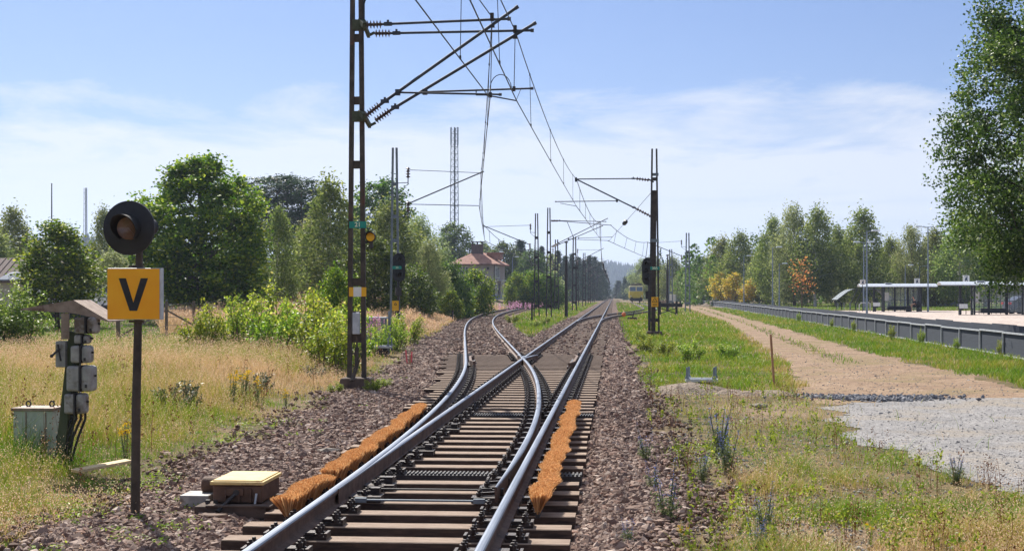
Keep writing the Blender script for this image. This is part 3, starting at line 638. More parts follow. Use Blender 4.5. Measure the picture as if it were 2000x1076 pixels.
# ------------------------------------------------------------------ masts of the overhead line
def mast(px, d, ztop, wb, wt, leg, label, plates, mat, name='catenary_mast', base=True, zb=-.1, group=None):
    p = at(px, d, 0); p.z = float(height(p.x, p.y)); r = root(name, p, label, 'mast', group)
    H = ztop - p.z
    for s in (-1, 1):
        b = MB(); b.bar((s * wb / 2, 0, 0), (s * wt / 2, 0, H), leg, leg * 1.3, (0, -1, 0))
        b.bar((s * (wb / 2 - leg * .1), -leg * .75, 0), (s * (wt / 2 - leg * .1), -leg * .75, H), leg * .8, .012, (0, -1, 0)); b.build('leg', mat, r)
    for z in plates:
        k = (z - p.z) / H; w = wb + (wt - wb) * k
        b = MB(); b.box((0, 0, z - p.z), (w - leg + .004, leg * .5, .16 if d < 80 else .22)); b.build('crossplate', mat, r)
    if base:
        b = MB(); b.box((0, 0, .05), (wb + .42, wb + .35, .42), taper=.82); b.build('foundation', m_concrust, r, bev=.04)
    return r
def loc(r, px, py, d): return pt(px, py, d) - r.location
def number_plate(r, s, px0, px1, py0, py1, d, size, dy=.08):
    A, B = loc(r, px0, py0, d), loc(r, px1, py1, d); b = MB(); c = (A + B) / 2
    b.box((c.x, -dy, c.z), (B.x - A.x, .012, A.z - B.z)); o = b.build('number_plate', m_green, r, bev=.002)
    txt(o, 'numerals', s, size, m_plnum, (c.x, -dy - .0075, c.z), bold=size * .02); return o
m_plnum = M('cream_numeral', S(226, 232, 196), S(232, 236, 204), 5, .5)
# mast 21
d21 = 28.7
m21 = mast(697, d21, 8.6, .30, .16, .085, 'tall rusty lattice mast with green plate 21 and two long bracket arms', [zof(y, d21) for y in (75, 197, 322, 551, 661)], m_mast)
number_plate(m21, '21', 683.5, 717, 433, 446, d21, .125)
b = MB(); A, B = loc(m21, 683, 561, d21), loc(m21, 717, 579, d21); c = (A + B) / 2; b.box((c.x, -.08, c.z), (B.x - A.x, .01, A.z - B.z)); o = b.build('warning_plate', m_yellow, m21)
b = MB(); b.box((c.x - .005, -.087, c.z), ((B.x - A.x) * .46, .006, A.z - B.z + .01)); b.build('white_panel', m_white, o)
b = MB(); A, B = loc(m21, 691, 610, d21), loc(m21, 705, 652, d21); c = (A + B) / 2; b.box((c.x, -.1, c.z), (B.x - A.x, .1, A.z - B.z)); b.build('cable_box', m_galv, m21, bev=.01)
b = MB()
for z in (609, 652, 690): b.bar(loc(m21, 687, z, d21) + Vector((0, -.06, 0)), loc(m21, 712, z, d21) + Vector((0, -.06, 0)), .02, .03)
b.tube([loc(m21, 698, 655, d21) + Vector((0, -.1, 0)), loc(m21, 699, 680, d21) + Vector((0, -.1, 0))], .018, 7)
b.tube([loc(m21, 699, 678, d21) + Vector((0, -.1, 0)), loc(m21, 698, 715, d21) + Vector((0, -.1, 0)), loc(m21, 695, 742, d21) + Vector((-.02, -.3, 0))], .04, 8)
b.tube([loc(m21, 711, 655, d21), loc(m21, 709, 690, d21), loc(m21, 710, 730, d21)], .02, 7); b.build('conduit', m_mast, m21, smooth=True)
for s in (-1, 1):
    b = MB(); T = loc(m21, 701 + s * 9.5, 45, d21); b.tube([T, T + Vector((0, 0, .38)), T + Vector((s * .03, 0, .48)), T + Vector((s * .12, 0, .62)), T + Vector((s * .5, .0, .8))], .022, 8); b.build('top_horn', m_tube, m21, smooth=True)
def arm(r, d, tie, dia, reg, parts_name='cantilever'):
    """tie = [insulator start, insulator end, tube end]; dia likewise; reg = [start, end]"""
    b = MB(); P = [loc(r, *q, d) for q in tie]; b.tube([P[1], P[2]], .026, 8); Q = [loc(r, *q, d) for q in dia]; b.tube([Q[1], Q[2]], .032, 8)
    for e, f in ((P[1], P[2]), (Q[1], Q[2])):
        t = (f - e).normalized(); b.tube([f - t * .02, f + t * .05], .04, 8); b.box(e + t * .12, (.16, .07, .07)); b.box(e + t * .12 + Vector((0, 0, .05)), (.04, .05, .06))
    if reg:
        Rg = [loc(r, *q, d) for q in reg]; b.tube([Rg[0], Rg[1]], .02, 8); b.tube([Rg[1] - (Rg[1] - Rg[0]).normalized() * .06, Rg[1]], .03, 8); b.box(Rg[0], (.1, .06, .12))
    o = b.build(parts_name, m_tube, r, smooth=True)
    for S_ in (P, Q):
        b = MB(); insul(b, S_[0], S_[1], .085, 5 if S_ is P else 6); b.build('insulator', m_porc, o, smooth=True)
    return o
dA, dB = 28.35, 29.35
armA = arm(m21, dA, [(715, 49), (746, 48), (993, 37.5)], [(715, 226), (742, 205), (1008, 16)], [(777, 181), (980, 185)])
armB = arm(m21, dB, [(732, 66), (763, 65.5), (1038, 60)], [(733, 236), (762, 216), (1043, 47)], [(830, 180), (1042, 173)])
for (a1, a2) in (((712, 50), (720, 70)), ((712, 228), (722, 246))):
    b = MB(); b.bar(loc(m21, a1[0], a1[1], dA), loc(m21, a2[0], a2[1], dB), .06, .1); A = loc(m21, a2[0], a2[1], dB)
    b.bar(A, loc(m21, a2[0] + 12, a2[1] - 6, dB), .05, .05); b.bar(loc(m21, 703, a1[1] - 8, d21), loc(m21, a1[0], a1[1], dA), .08, .1); b.box(loc(m21, 702, a1[1], d21), (.26, .2, .2)); b.build('bracket_beam', m_olive, m21)
for (o, d, p, q, q2) in ((armA, dA, (961, 34), (961, 52), (958, 186)), (armB, dB, (1006, 58), (1006, 74), (1004, 174))):
    b = MB(); a = loc(m21, *p, d); b.box(a, (.07, .08, .16)); b.box(loc(m21, *q, d), (.1, .06, .05)); b.tube([loc(m21, *q, d), loc(m21, *q2, d)], .008, 6); b.box(loc(m21, *q2, d), (.06, .06, .1)); b.build('clamp', m_dark, o)
b = MB(); b.tube([loc(m21, 930, 178, dA), loc(m21, 930, 186, dA), loc(m21, 948, 186, dA), loc(m21, 1008, 197, dB)], .014, 6); b.tube([loc(m21, 1017, 175, dB), loc(m21, 1008, 197, dB)], .006, 5)
b.tube([loc(m21, 956, 181, dA)] + [loc(m21, 978 - 21 * math.cos(t), 175 - 29 * math.sin(t), dA + .4) for t in np.linspace(.2, math.pi - .1, 10)], .009, 6)
b.build('steady_arm', m_wire, m21)
# a small amber lamp hung on the mast
q = pt(724, 463, d21 - .1); r = root('hung_lamp', q, 'small round amber signal lamp with black hood bracketed to the 21 mast', 'signal lamp')
MB().lathe([(0, .03), (.09, .03), (.105, .02), (.105, -.02), (.08, -.16), (0, -.18)], (0, 0, 0), (-.05, -1, 0), 24).build('housing', m_black, r, smooth=True)
MB().lathe([(0, .05), (.05, .045), (.085, .032)], (0, 0, 0), (-.05, -1, 0), 24).build('lens', m_yellow, r, smooth=True)
b = MB()
for i in range(9):
    w = rad(20 + 140 * i / 9); w2 = rad(20 + 140 * (i + 1) / 9); b.add([(math.cos(w) * .11, 0, math.sin(w) * .11), (math.cos(w2) * .11, 0, math.sin(w2) * .11), (math.cos(w2) * .11, -.16, math.sin(w2) * .11), (math.cos(w) * .11, -.16, math.sin(w) * .11)], [(0, 1, 2, 3)])
h_ = b.build('hood', m_black, r); mo = h_.modifiers.new('s', 'SOLIDIFY'); mo.thickness = .008
b = MB(); b.bar((0, .06, -.02), (0, .06, -.22), .07, .06); b.bar((0, .06, -.1), (-.13, .1, -.1), .03, .04); b.build('bracket', m_dark, r)
# mast with signal in the curve (second left)
dC = 65.0
m20 = mast(771, dC, zof(289, dC), .40, .17, .09, 'slim grey lattice mast behind the bushes with a signal at its foot', [zof(y, dC) for y in (360, 423, 470, 520)], m_mastgrey, base=False)
def thin_arm(r, d, ins_top, tie, dia0, tip, reg=None, vert=True, mat=m_tube):
    """old style bracket: upright insulators carry the tie wire and the slanting tube"""
    b = MB(); A = loc(r, *tie[0], d); b.tube([A, loc(r, *tie[1], d)], .014 if d < 90 else .018, 6); b.tube([loc(r, *dia0, d), loc(r, *tip, d)], .03 if d < 90 else .036, 7)
    if reg: b.tube([loc(r, *reg[0], d), loc(r, *reg[1], d)], .018 if d < 90 else .022, 6)
    o = b.build('cantilever', mat, r)
    for (x, y) in ((tie[0]), dia0):
        T = loc(r, x, y, d); b2 = MB(); insul(b2, T + Vector((0, 0, .12)), T - Vector((0, 0, .38)), .11, 4, .04); b2.build('insulator', m_porc, o)
    for (x, y) in ((tie[0]), dia0):
        b = MB(); T = loc(r, x, y, d) - Vector((0, 0, .36)); b.tube([T, T - Vector((0, 0, .3))], .022, 6); b.tube([T - Vector((0, 0, .22)), Vector((np.sign(T.x) * .08, 0, T.z - .25))], .018, 6); b.tube([T - Vector((0, 0, .3)), Vector((np.sign(T.x) * .08, 0, T.z - .65))], .014, 6); b.build('insulator_bracket', m_dark, o)
    return o
thin_arm(m20, dC, None, [(797, 332), (938, 338)], (797, 398), (945, 335), [(797, 399), (935, 402)])
# mast 20A right of the main track
dD = 65.0
mD = mast(1278, dD, zof(291, dD), .42, .2, .08, 'dark heavy mast with green plate 20A and a yellow warning sign', [zof(y, dD) for y in (350, 428, 625)], m_dark)
b = MB(); A = loc(mD, 1277, 640, dD); T = loc(mD, 1279.5, 372, dD); b.bar((A.x - .03, .0, .1), (T.x - .03, 0, T.z), .2, .16, (0, -1, 0)); b.build('column', M('dark_brown_column', S(48, 40, 36), S(70, 60, 54), 5, .75, 0, .3, 50), mD, bev=.01)
b = MB(); b.box(loc(mD, 1280.5, 341, dD), (.26, .2, .12)); b.box(loc(mD, 1279, 500 - 30, dD), (.36, .22, .14)); b.build('clamp_band', m_mastgrey, mD)
number_plate(mD, '20A', 1270, 1288, 521, 527, dD, .15, .13)
b = MB(); A, B = loc(mD, 1272, 580, dD), loc(mD, 1285.5, 599, dD); c = (A + B) / 2; b.box((c.x, -.13, c.z), (B.x - A.x, .012, A.z - B.z)); o = b.build('warning_sign', m_yellow, mD)
b = MB(); k = (B.x - A.x) * .36; T = Matrix.Translation((c.x, -.138, c.z + .07)) @ Matrix.Rotation(rad(90), 4, 'X')
for (u, v) in (((-k, -k * .7), (k, -k * .7)), ((k, -k * .7), (0, k)), ((0, k), (-k, -k * .7))): b.bar(T @ Vector((u[0], u[1], 0)), T @ Vector((v[0], v[1], 0)), .022, .006, (0, -1, 0))
b.bar(T @ Vector((.01, .02, 0)), T @ Vector((-.008, -.05, 0)), .014, .006, (0, -1, 0))
for z in (.1, .13, .16): b.box((c.x, -.138, c.z - z), (.2, .004, .012))
b.build('symbol', m_black, o)
oD = arm(mD, dD, [(1268, 352), (1242, 349), (1126, 350)], [(1272, 423), (1243, 408), (1125, 350)], [(1205, 392.5), (1084, 394)])
b = MB(); b.tube([loc(mD, 1094, 397, dD), loc(mD, 1126, 403, dD)], .014, 6); b.bar(loc(mD, 1266, 350, dD), loc(mD, 1277, 356, dD), .05, .06); b.box(loc(mD, 1125, 351, dD), (.1, .1, .2)); b.build('steady_arm', m_tube, oD)
b = MB(); b.tube([loc(mD, 1273, 375, dD), loc(mD, 1190, 470, 100)], .012, 5); A, T = loc(mD, 1273, 375, dD), loc(mD, 1190, 470, 100); insul(b, A + (T - A) * .5, A + (T - A) * .55, .13, 3, .05); b.build('anchor_wire', m_wire, mD)
# farther masts: px, distance, top row, colour, label, arm drawing
far = [
 (1048, 117, 417, m_dark, 'dark lattice mast in the grass wedge with an arm reaching left over the curve', 'L', ((1036, 440), (945, 443)), ((1035, 478), (942, 440))),
 (1072, 115, 406, m_dark, 'dark lattice mast between the tracks with two long slanting arms', 'R2', None, None),
 (1087, 172, 468, m_dark, 'slender mast between the tracks, just right of the double armed one', 'L', ((1080, 487), (1032, 489)), ((1080, 510), (1031, 487))),
 (1122, 163, 462, m_dark, 'thin lattice mast beside the main track, third in the receding row', 'R', ((1128, 488), (1172, 488)), ((1128, 511), (1179, 485))),
 (1141, 228, 494, m_dark, 'fourth thin mast in the row receding beside the main track', 'R', ((1146, 506), (1180, 506)), ((1146, 527), (1187, 508))),
 (1151, 290, 511, m_dark, 'fifth thin mast in the row receding beside the main track', 'R', ((1155, 521), (1183, 521)), ((1155, 537), (1187, 522))),
 (1159, 350, 521, m_dark, 'sixth thin mast in the row receding beside the main track', 'R', ((1162, 530), (1186, 530)), ((1162, 543), (1189, 531))),
 (1166, 420, 530, m_dark, 'last tiny mast seen in the row beside the main track', 'R', ((1168, 537), (1188, 537)), ((1168, 548), (1190, 538))),
 (1343, 152, 455, m_mastgrey, 'pale grey lattice mast by the sandy track, arm reaching left over the siding', 'L', ((1331, 471), (1284, 474)), ((1331, 500), (1265, 473))),
 (1310, 185, 487, m_mastgrey, 'thin grey lattice mast close behind the dark pole beside the 20A mast', 'N', None, None),
 (1127, 236, 500, m_dark, 'slender mast beside the curved track, small between two taller ones', 'N', None, None)]
masts = {}
for (px, d, yt, mt, lab, kind, tie, dia) in far:
    zt = zof(yt, d); r = mast(px, d, zt, .42 if d < 130 else .5, .17 if d < 130 else .26, .09 if d < 130 else .13, lab, [zt - 2.0, zt - 3.6, zt - 5.6, .9], mt, base=False, group='masts of the overhead line')
    masts[px] = r
    if kind in 'LR' and tie: thin_arm(r, d, None, tie, dia[0], dia[1])
    if kind == 'R2':
        for dd, t, q, g in ((114.6, [(1076, 431), (1090, 431), (1183, 433)], [(1077, 482), (1088, 476), (1186, 427)], [(1130, 465), (1196, 463)]), (115.6, [(1077, 432), (1091, 431.5), (1193, 440)], [(1078, 483), (1090, 478), (1177, 441)], [(1110, 467), (1190, 470)])):
            arm(r, dd, t, q, g)
        b = MB(); b.tube([loc(r, 1108, 434, 115), loc(r, 1121, 466, 115)], .025, 6); b.build('stay', m_tube, r)
for px, d, yt, lab in ((1106, 118, 471, 'round dark pole standing alone between the two tracks'), (1303.5, 150, 497, 'dark round pole right behind the 20A mast')):
    p = at(px, d, 0); r = root('pole', p, lab, 'pole'); H = zof(yt, d)
    MB().tube([(0, 0, -.2), (0, 0, H - 1.6)], [.14, .11], 10).build('shaft', m_dark, r, smooth=True); b = MB(); b.tube([(0, 0, H - 1.65), (0, 0, H)], .06, 8); b.box((0, 0, H - .1), (.3, .1, .1)); b.build('top_fitting', m_dark, r)
# ------------------------------------------------------------------ overhead wires
def span(b, p, q, sag, r, n=14):
    p, q = Vector(p), Vector(q); pts = [p.lerp(q, i / n) - Vector((0, 0, 4 * sag * (i / n) * (1 - i / n))) for i in range(n + 1)]; b.tube(pts, r, 5); return pts
def line(label, supports, r=.011):
    """supports: (messenger point, contact point) at each mast; droppers hang between"""
    ro = root('overhead_line', (0, 0, 0), label, 'overhead wire'); A, B, Dp = MB(), MB(), []
    for (m0, c0), (m1, c1) in zip(supports, supports[1:]):
        rr_ = max(r, r * ((m0.y + m1.y) / 2) / 60); L = (m1 - m0).length
        mp = span(A, m0, m1, min(.9, L * .013), rr_); span(B, c0, c1, .02, rr_)
        n = max(2, round(L / 9))
        for i in range(n):
            t = (i + .5) / n; a = m0.lerp(m1, t) - Vector((0, 0, 4 * min(.9, L * .013) * t * (1 - t))); c = c0.lerp(c1, t)
            if max(a.y, c.y) > 5: D = MB(); D.tube([a, c], max(.006, rr_ * .6), 4); D.box(c + Vector((0, 0, .02)), (.03, .05, .06)); D.box(a, (.03, .05, .05)); Dp.append(D)
    A.build('messenger_wire', m_wire, ro); B.build('contact_wire', m_wire, ro)
    for D in Dp: D.build('dropper', m_wire, ro)
V_ = Vector
mX = lambda Y, xo=0: (V_((XC - .1 + xo, Y, 7.1)), V_((XC - .1 + xo, Y, 5.72)))
line('wires hung over the main track with thin vertical droppers', [(V_((-1.75, -28, 7.3)), V_((-1.6, -28, 5.7))), (pt(1006, 60, dB), pt(1009, 197, dB)), (pt(1126, 350, dD), pt(1126, 403, dD)), (pt(1173, 433, 115), pt(1173, 467, 115)), (pt(1174, 488, 163), pt(1175, 509, 163)), mX(228), mX(290), mX(350), mX(420), mX(520)])
cY = lambda Y: XC - float(o_(Y))
line('wires sweeping left above the curved track', [(V_((-3.7, -28, 7.5)), V_((-3.5, -28, 5.9))), (pt(961, 34, dA), pt(957, 192, dA)), (pt(939, 338, dC), pt(936, 403, dC)), (pt(945, 440, 117), pt(947, 471, 117)), (pt(1032, 488, 172), pt(1033, 509, 172)), (V_((cY(236), 236, 7.1)), V_((cY(236), 236, 5.7))), (V_((cY(330), 330, 7.1)), V_((cY(330), 330, 5.7)))])
line('wires leaving the main track towards the siding on the right', [(pt(1193, 440, 115.6), pt(1187, 470, 115.6)), (pt(1265, 473, 152), pt(1262, 503, 152)), (V_((4.4, 215, 7.1)), V_((4.4, 215, 5.7))), (V_((4.4, 300, 7.1)), V_((4.4, 300, 5.7)))])
# ------------------------------------------------------------------ main signals
def signal(px, py, d, lab, sx=1, foot=None, face=-.25):
    r = root('railway_signal', at(px, d, float(height(*at(px, d).xy))), lab, 'signal'); r.rotation_euler.z = face
    z = zof(py, d) - r.location.z; w, h = .29, .36
    pl = [(w * math.cos(t), h + w * math.sin(t)) for t in np.linspace(0, math.pi, 13)] + [(-w * math.cos(t), -h - w * math.sin(t)) for t in np.linspace(0, math.pi, 13)]
    b = MB(); b.prism(pl, Matrix.Translation((0, 0, z)) @ Matrix.Rotation(rad(90), 4, 'X'), .03); b.build('backboard', m_black, r)
    for zz_ in (.36, .0, -.36):
        b = MB(); V = []; n = 12
        for i in range(n + 1):
            t = rad(-30 + 240 * i / n)
            for rr_, l_ in ((.11, 0), (.115, -.26), (.1, -.25), (.1, 0)): V.append((rr_ * math.cos(t), l_ - .03, z + zz_ + rr_ * math.sin(t)))
        b.add(V, [(i * 4 + k, (i + 1) * 4 + k, (i + 1) * 4 + (k + 1) % 4, i * 4 + (k + 1) % 4) for i in range(n) for k in range(4)]); o = b.build('hood', m_black, r)
        MB().lathe([(0, 0), (.095, 0), (.095, .01), (0, .03)], (0, -.03, z + zz_), (0, -1, 0), 16).build('lens', m_dark, o)
        b = MB(); b.lathe([(0, 0), (.1, 0), (.1, .3), (0, .32)], (0, .0, z + zz_), (0, 1, 0), 12); b.build('lamp_case', m_black, o)
    b = MB(); b.tube([(0, .12, 0), (0, .12, z + .5)], .05, 8); b.box((0, .1, z - 1.1), (.26, .2, .36)); b.build('post', m_dark, r); return r
sg = signal(779, 522, 64.6, 'black oval signal head on the grey mast in the curve, plate 20', face=.3)
b = MB(); z = zof(523, 64.6) - sg.location.z; b.box((-.14, -.36, z), (.42, .012, .14)); o = b.build('number_plate', m_green, sg); txt(o, 'numerals', '20', .13, m_plnum, (-.14, -.368, z))
b = MB(); z = zof(597, 64.6) - sg.location.z; b.box((-.2, -.3, z), (.3, .012, .45)); o = b.build('warning_sign', m_yellow, sg)
b = MB(); b.bar((-.26, -.31, z + .04), (-.2, -.31, z + .14), .02, .006, (0, -1, 0)); b.bar((-.14, -.31, z + .04), (-.2, -.31, z + .14), .02, .006, (0, -1, 0)); b.bar((-.26, -.31, z + .04), (-.14, -.31, z + .04), .02, .006, (0, -1, 0)); b.build('symbol', m_black, o)
signal(1266, 530, 66.5, 'black oval signal head half hidden behind the 20A mast', face=-.35)
# ------------------------------------------------------------------ leaves, branches, trees
def leafcloud(c, size, up=.5, aspect=.62, vert=0.0):
    """one folded leaf (two triangles' worth of quad) per centre"""
    n = len(c); nr = rng.normal(0, 1, (n, 3)); nr[:, 2] += up * 2; nr[:, 2] *= (1 - vert); nr /= np.linalg.norm(nr, axis=1, keepdims=True) + 1e-9
    r = rng.normal(0, 1, (n, 3)); r[:, 2] -= vert * 3; t = r - (r * nr).sum(1, keepdims=True) * nr; t /= np.linalg.norm(t, axis=1, keepdims=True) + 1e-9
    b = np.cross(nr, t); s = np.asarray(size)[:, None] if hasattr(size, '__len__') else size
    v = np.stack([c - t * s * .5, c + b * s * .5 * aspect + nr * s * .08, c + t * s * .5, c - b * s * .5 * aspect + nr * s * .08], 1).reshape(-1, 3)
    return v, (np.arange(n)[:, None] * 4 + np.arange(4)[None])
def tree_data(seed, H, cb, prof, n, elev, clumps, lpc, sig, ls, droop=0.0, tr=.14, lean=.03, up=.5, vert=0.0, aspect=.62, top=True, inner=.3, holes=0.0):
    global rng
    keep = rng; rng = np.random.default_rng(seed); rs = random.Random(seed)
    tb = MB(); ph = rs.uniform(0, 6.28)
    trunk = lambda z: Vector((math.sin(z / H * 2.2 + ph) * lean * H * (z / H), math.cos(z / H * 2.7 + ph) * lean * H * (z / H), z))
    zs = [0, .4] + [H * k / 8 for k in range(1, 9)]
    tb.tube([trunk(z) - (Vector((0, 0, .25)) if z == 0 else Vector()) for z in zs], [tr * 1.35, tr] + [max(.015, tr * (1 - k / 8.2)) for k in range(1, 9)], 8)
    C = []; Sg = []
    for i in range(n):
        t = (i + rs.uniform(-.4, .4)) / (n - 1); t = min(1, max(0, t)); rmax = float(np.interp(t, *zip(*prof)))
        L = rmax * rs.uniform(.72, 1.12); az = i * 2.39996 + rs.uniform(-.4, .4); el = rad(elev[0] + (elev[1] - elev[0]) * t + rs.uniform(-10, 10))
        zt = cb + t * (H - cb); z0 = max(cb * .55, zt - L * math.tan(el) * .85); z0 = min(z0, H * .97); o = trunk(z0); dh = Vector((math.cos(az), math.sin(az), 0)); pr = Vector((-dh.y, dh.x, 0))
        f = lambda s: o + dh * (L * s) + Vector((0, 0, L * s * math.tan(el) * .85 - droop * L * s * s))
        if L > .5: tb.tube([f(0), f(.35), f(.7), f(.95)], [max(.012, tr * .42 * (1 - .5 * t)), tr * .26 * (1 - .5 * t) + .008, .014, .006], 5, False)
        for j in range(max(2, int(clumps * (.5 + .5 * L / max(p[1] for p in prof))))):
            s = inner + (1.02 - inner) * math.sqrt(rs.random()); q = f(s) + pr * rs.gauss(0, .22 * L * (1.15 - .6 * s)) + Vector((0, 0, rs.gauss(0, .10 * L + .1)))
            if rs.random() < holes: continue
            C.append(q); Sg.append(rs.uniform(.7, 1.3))
            if j % 3 == 0: tb.tube([f(s * .8), q], [.012, .004], 4, False)
    C = np.array(C); Sg = np.array(Sg); m = rng.poisson(lpc * Sg); k = np.repeat(np.arange(len(C)), m)
    P = C[k] + rng.normal(0, 1, (len(k), 3)) * np.array(sig)[None] * Sg[k][:, None]
    if droop > .2 or vert > .3: P[:, 2] -= rng.random(len(k)) ** 2 * sig[2] * 1.5
    v, f = leafcloud(P, ls * rng.uniform(.65, 1.35, len(P)), up, aspect, vert)
    rn = np.clip(.5 + .28 * rng.normal(0, 1, len(k)) + .35 * (rng.random(len(C))[k] - .5), 0, 1)
    rng = keep
    return tb, v, f, rn
def tree_proto(nm, bark, leafm, *a, **k):
    tb, v, f, rn = tree_data(*a, **k)
    return (tb.mesh('trunk', bark, True), npmesh('crown', v, [f], leafm, rn))
def plant_tree(nm, meshes, p, scale, label, cat='tree', group=None, rz=None, parts=('trunk', 'crown')):
    r = root(nm, p, label, cat, group, random.uniform(0, 6.28) if rz is None else rz); r.scale = scale if hasattr(scale, '__len__') else (scale,) * 3
    for n_, m_ in zip(parts, meshes): link(n_, m_, r)
    return r
m_bark = M('brown_bark', S(78, 66, 54), S(108, 94, 78), 5, .9, 0, .6, 25, stretch=(3, 3, .6))
m_birchbark = M('birch_bark', S(196, 192, 184), S(226, 222, 214), 3, .8, 0, .2, 30, S(54, 50, 46), .55, (2, 2, 5))
m_pinebark = M('pine_bark', S(112, 78, 58), S(150, 104, 74), 4, .9, 0, .5, 25, stretch=(3, 3, .7))
l_maple = LEAF('maple_leaf', [(0, S(60, 92, 20)), (.45, S(94, 126, 30)), (.8, S(140, 162, 42)), (1, S(196, 202, 70))], .52, .5, .02, .1, .25)
l_poplar = LEAF('poplar_leaf', [(0, S(46, 72, 26)), (.5, S(72, 102, 36)), (.85, S(110, 138, 56)), (1, S(158, 178, 98))], .34, .45, .02, .1, .3)
l_birch = LEAF('birch_leaf', [(0, S(80, 102, 44)), (.5, S(120, 138, 64)), (1, S(178, 186, 102))], .44, .6, .05, .18)
l_willow = LEAF('grey_green_leaf', [(0, S(100, 116, 66)), (.5, S(142, 152, 92)), (1, S(190, 194, 136))], .44, .6, .05, .15)
l_dark = LEAF('dark_green_leaf', [(0, S(50, 76, 26)), (.5, S(80, 106, 36)), (1, S(138, 156, 62))], .42, .55, .05, .15)
l_pine = LEAF('pine_needles', [(0, S(44, 66, 40)), (.5, S(64, 88, 50)), (1, S(92, 114, 66))], .2, .55, .03, .15)
l_spruce = LEAF('spruce_needles', [(0, S(38, 62, 44)), (.5, S(54, 80, 52)), (1, S(80, 104, 64))], .2, .55, .03, .18)
l_bright = LEAF('bright_sapling_leaf', [(0, S(78, 108, 30)), (.4, S(122, 148, 42)), (.8, S(180, 192, 60)), (1, S(222, 214, 112))], .52, .42, .04, .12, .35)
l_autumn = LEAF('yellow_autumn_leaf', [(0, S(140, 146, 44)), (.55, S(206, 194, 62)), (1, S(226, 176, 72))], .45, .5, .02, .1)
l_orange = LEAF('orange_autumn_leaf', [(0, S(196, 112, 60)), (.5, S(222, 146, 84)), (1, S(230, 186, 100))], .45, .5, .02, .1)
T_maple = tree_proto('maple', m_bark, l_maple, 11, 9.6, 1.3, [(0, 2.7), (.2, 3.5), (.5, 3.5), (.75, 2.7), (.92, 1.5), (1, .5)], 66, (8, 60), 16, 50, (.25, .25, .16), .18, 0, .2, .01, .6, 0, .85)
T_maple2 = tree_proto('maple', m_bark, l_maple, 12, 6.6, 1.2, [(0, 1.3), (.25, 1.9), (.6, 1.7), (.85, 1.0), (1, .3)], 40, (15, 60), 15, 30, (.24, .24, .2), .16, 0, .12, .01, .6, 0, .85, holes=.15)
T_poplar = tree_proto('poplar', m_bark, l_poplar, 13, 18, 3.0, [(0, 3.2), (.15, 4.9), (.37, 4.2), (.53, 3.2), (.75, 2.3), (.9, 1.2), (1, .4)], 96, (22, 66), 34, 104, (.22, .22, .16), .095, .04, .3, .01, .3, .15, .8)
birchP = [(0, .9), (.15, 1.9), (.4, 2.3), (.65, 1.7), (.85, .9), (1, .2)]
T_birch = [tree_proto('birch', m_birchbark, l_birch, 20 + i, 11, 1.3 + .4 * i, birchP, 44, (30, 62), 15, 24, (.26, .26, .5), .24, .35, .13, .02, .3, .45, .5, holes=.12) for i in range(4)]
T_willow = [tree_proto('willow', m_bark, l_willow, 30 + i, 9, .8, [(0, 1.6), (.3, 2.7), (.6, 2.5), (.85, 1.4), (1, .4)], 48, (25, 65), 17, 26, (.3, .3, .38), .2, .2, .15, .02, .4, .3, .5, holes=.1) for i in range(2)]
T_oak = [tree_proto('broadleaf', m_bark, l_dark, 40 + i, 12, 1.6, [(0, 2.4), (.3, 3.7), (.6, 3.8), (.85, 2.5), (1, .8)], 46, (12, 62), 17, 30, (.36, .36, .26), .27, 0, .22, .02, .6, 0, .8, holes=.12) for i in range(2)]
T_pine = [tree_proto('pine', m_pinebark, l_pine, 50 + i, 16, 7.5, [(0, 1.6), (.4, 2.8), (.75, 2.3), (1, .8)], 26, (5, 45), 11, 44, (.42, .42, .2), .3, 0, .2, .015, .7, 0, .4, holes=.1) for i in range(2)]
T_spruce = [tree_proto('spruce', m_pinebark, l_spruce, 60 + i, 16, .8, [(0, 2.7), (.3, 2.1), (.6, 1.3), (.85, .55), (1, .08)], 84, (-8, 12), 9, 20, (.26, .26, .2), .36, .22, .17, .0, .4, .2, .45, inner=.15) for i in range(2)]
T_bush = [tree_proto('bush', m_bark, l_dark if i else l_maple, 70 + i, 3.6, .15, [(0, 1.1), (.3, 1.9), (.6, 1.7), (.85, 1.0), (1, .4)], 34, (20, 65), 12, 26, (.22, .22, .2), .17, 0, .05, .02, .6, 0, .7, holes=.05) for i in range(2)]
def put(nm, protos, px, d, top, label, wpx=None, group=None, base=None, cat='tree', i=None):
    p = at(px, d, 0); p.z = float(height(p.x, p.y)) if base is None else base
    H = zof(top, d) - p.z; me = random.choice(protos) if i is None else protos[i]
    co = np.empty(len(me[1].vertices) * 3, np.float32); me[1].vertices.foreach_get('co', co); co = co.reshape(-1, 3)
    h0 = np.percentile(co[:, 2], 99.8); w0 = np.percentile(co[:, 0], 98) - np.percentile(co[:, 0], 2)
    s = H / h0; sx = s if not wpx else (wpx / F * d) / w0
    return plant_tree(nm, me, p, (sx, sx, s), label, cat, group)
put('maple_tree', [T_maple], 391, 84, 308, 'big round bright green maple on the lawn behind the yellow V sign', 236)
put('maple_tree', [T_maple2], 112, 74, 432, 'small open maple left of the round black lamp, above the grey shed roof', 150)
put('grey_tree', T_willow, 222, 92, 492, 'low grey green tree between the small maple and the yellow V sign', 120, i=0)
put('birch_tree', T_birch, 20, 128, 404, 'tall thin birch at the left edge of the photo', 90, i=1)
put('birch_tree', T_birch, -28, 115, 430, 'birch cut off by the left edge of the photo', 110, i=2)
put('birch_tree', T_birch, 205, 150, 404, 'pale thin birch peeping out behind the round black lamp', 64, i=3)
put('birch_tree', T_birch, 244, 145, 450, 'short pale birch hidden behind the round lamp and the V sign', 70, i=0)
put('birch_tree', T_birch, 541, 95, 404, 'slender grey green birch just right of the big maple', 92, i=0)
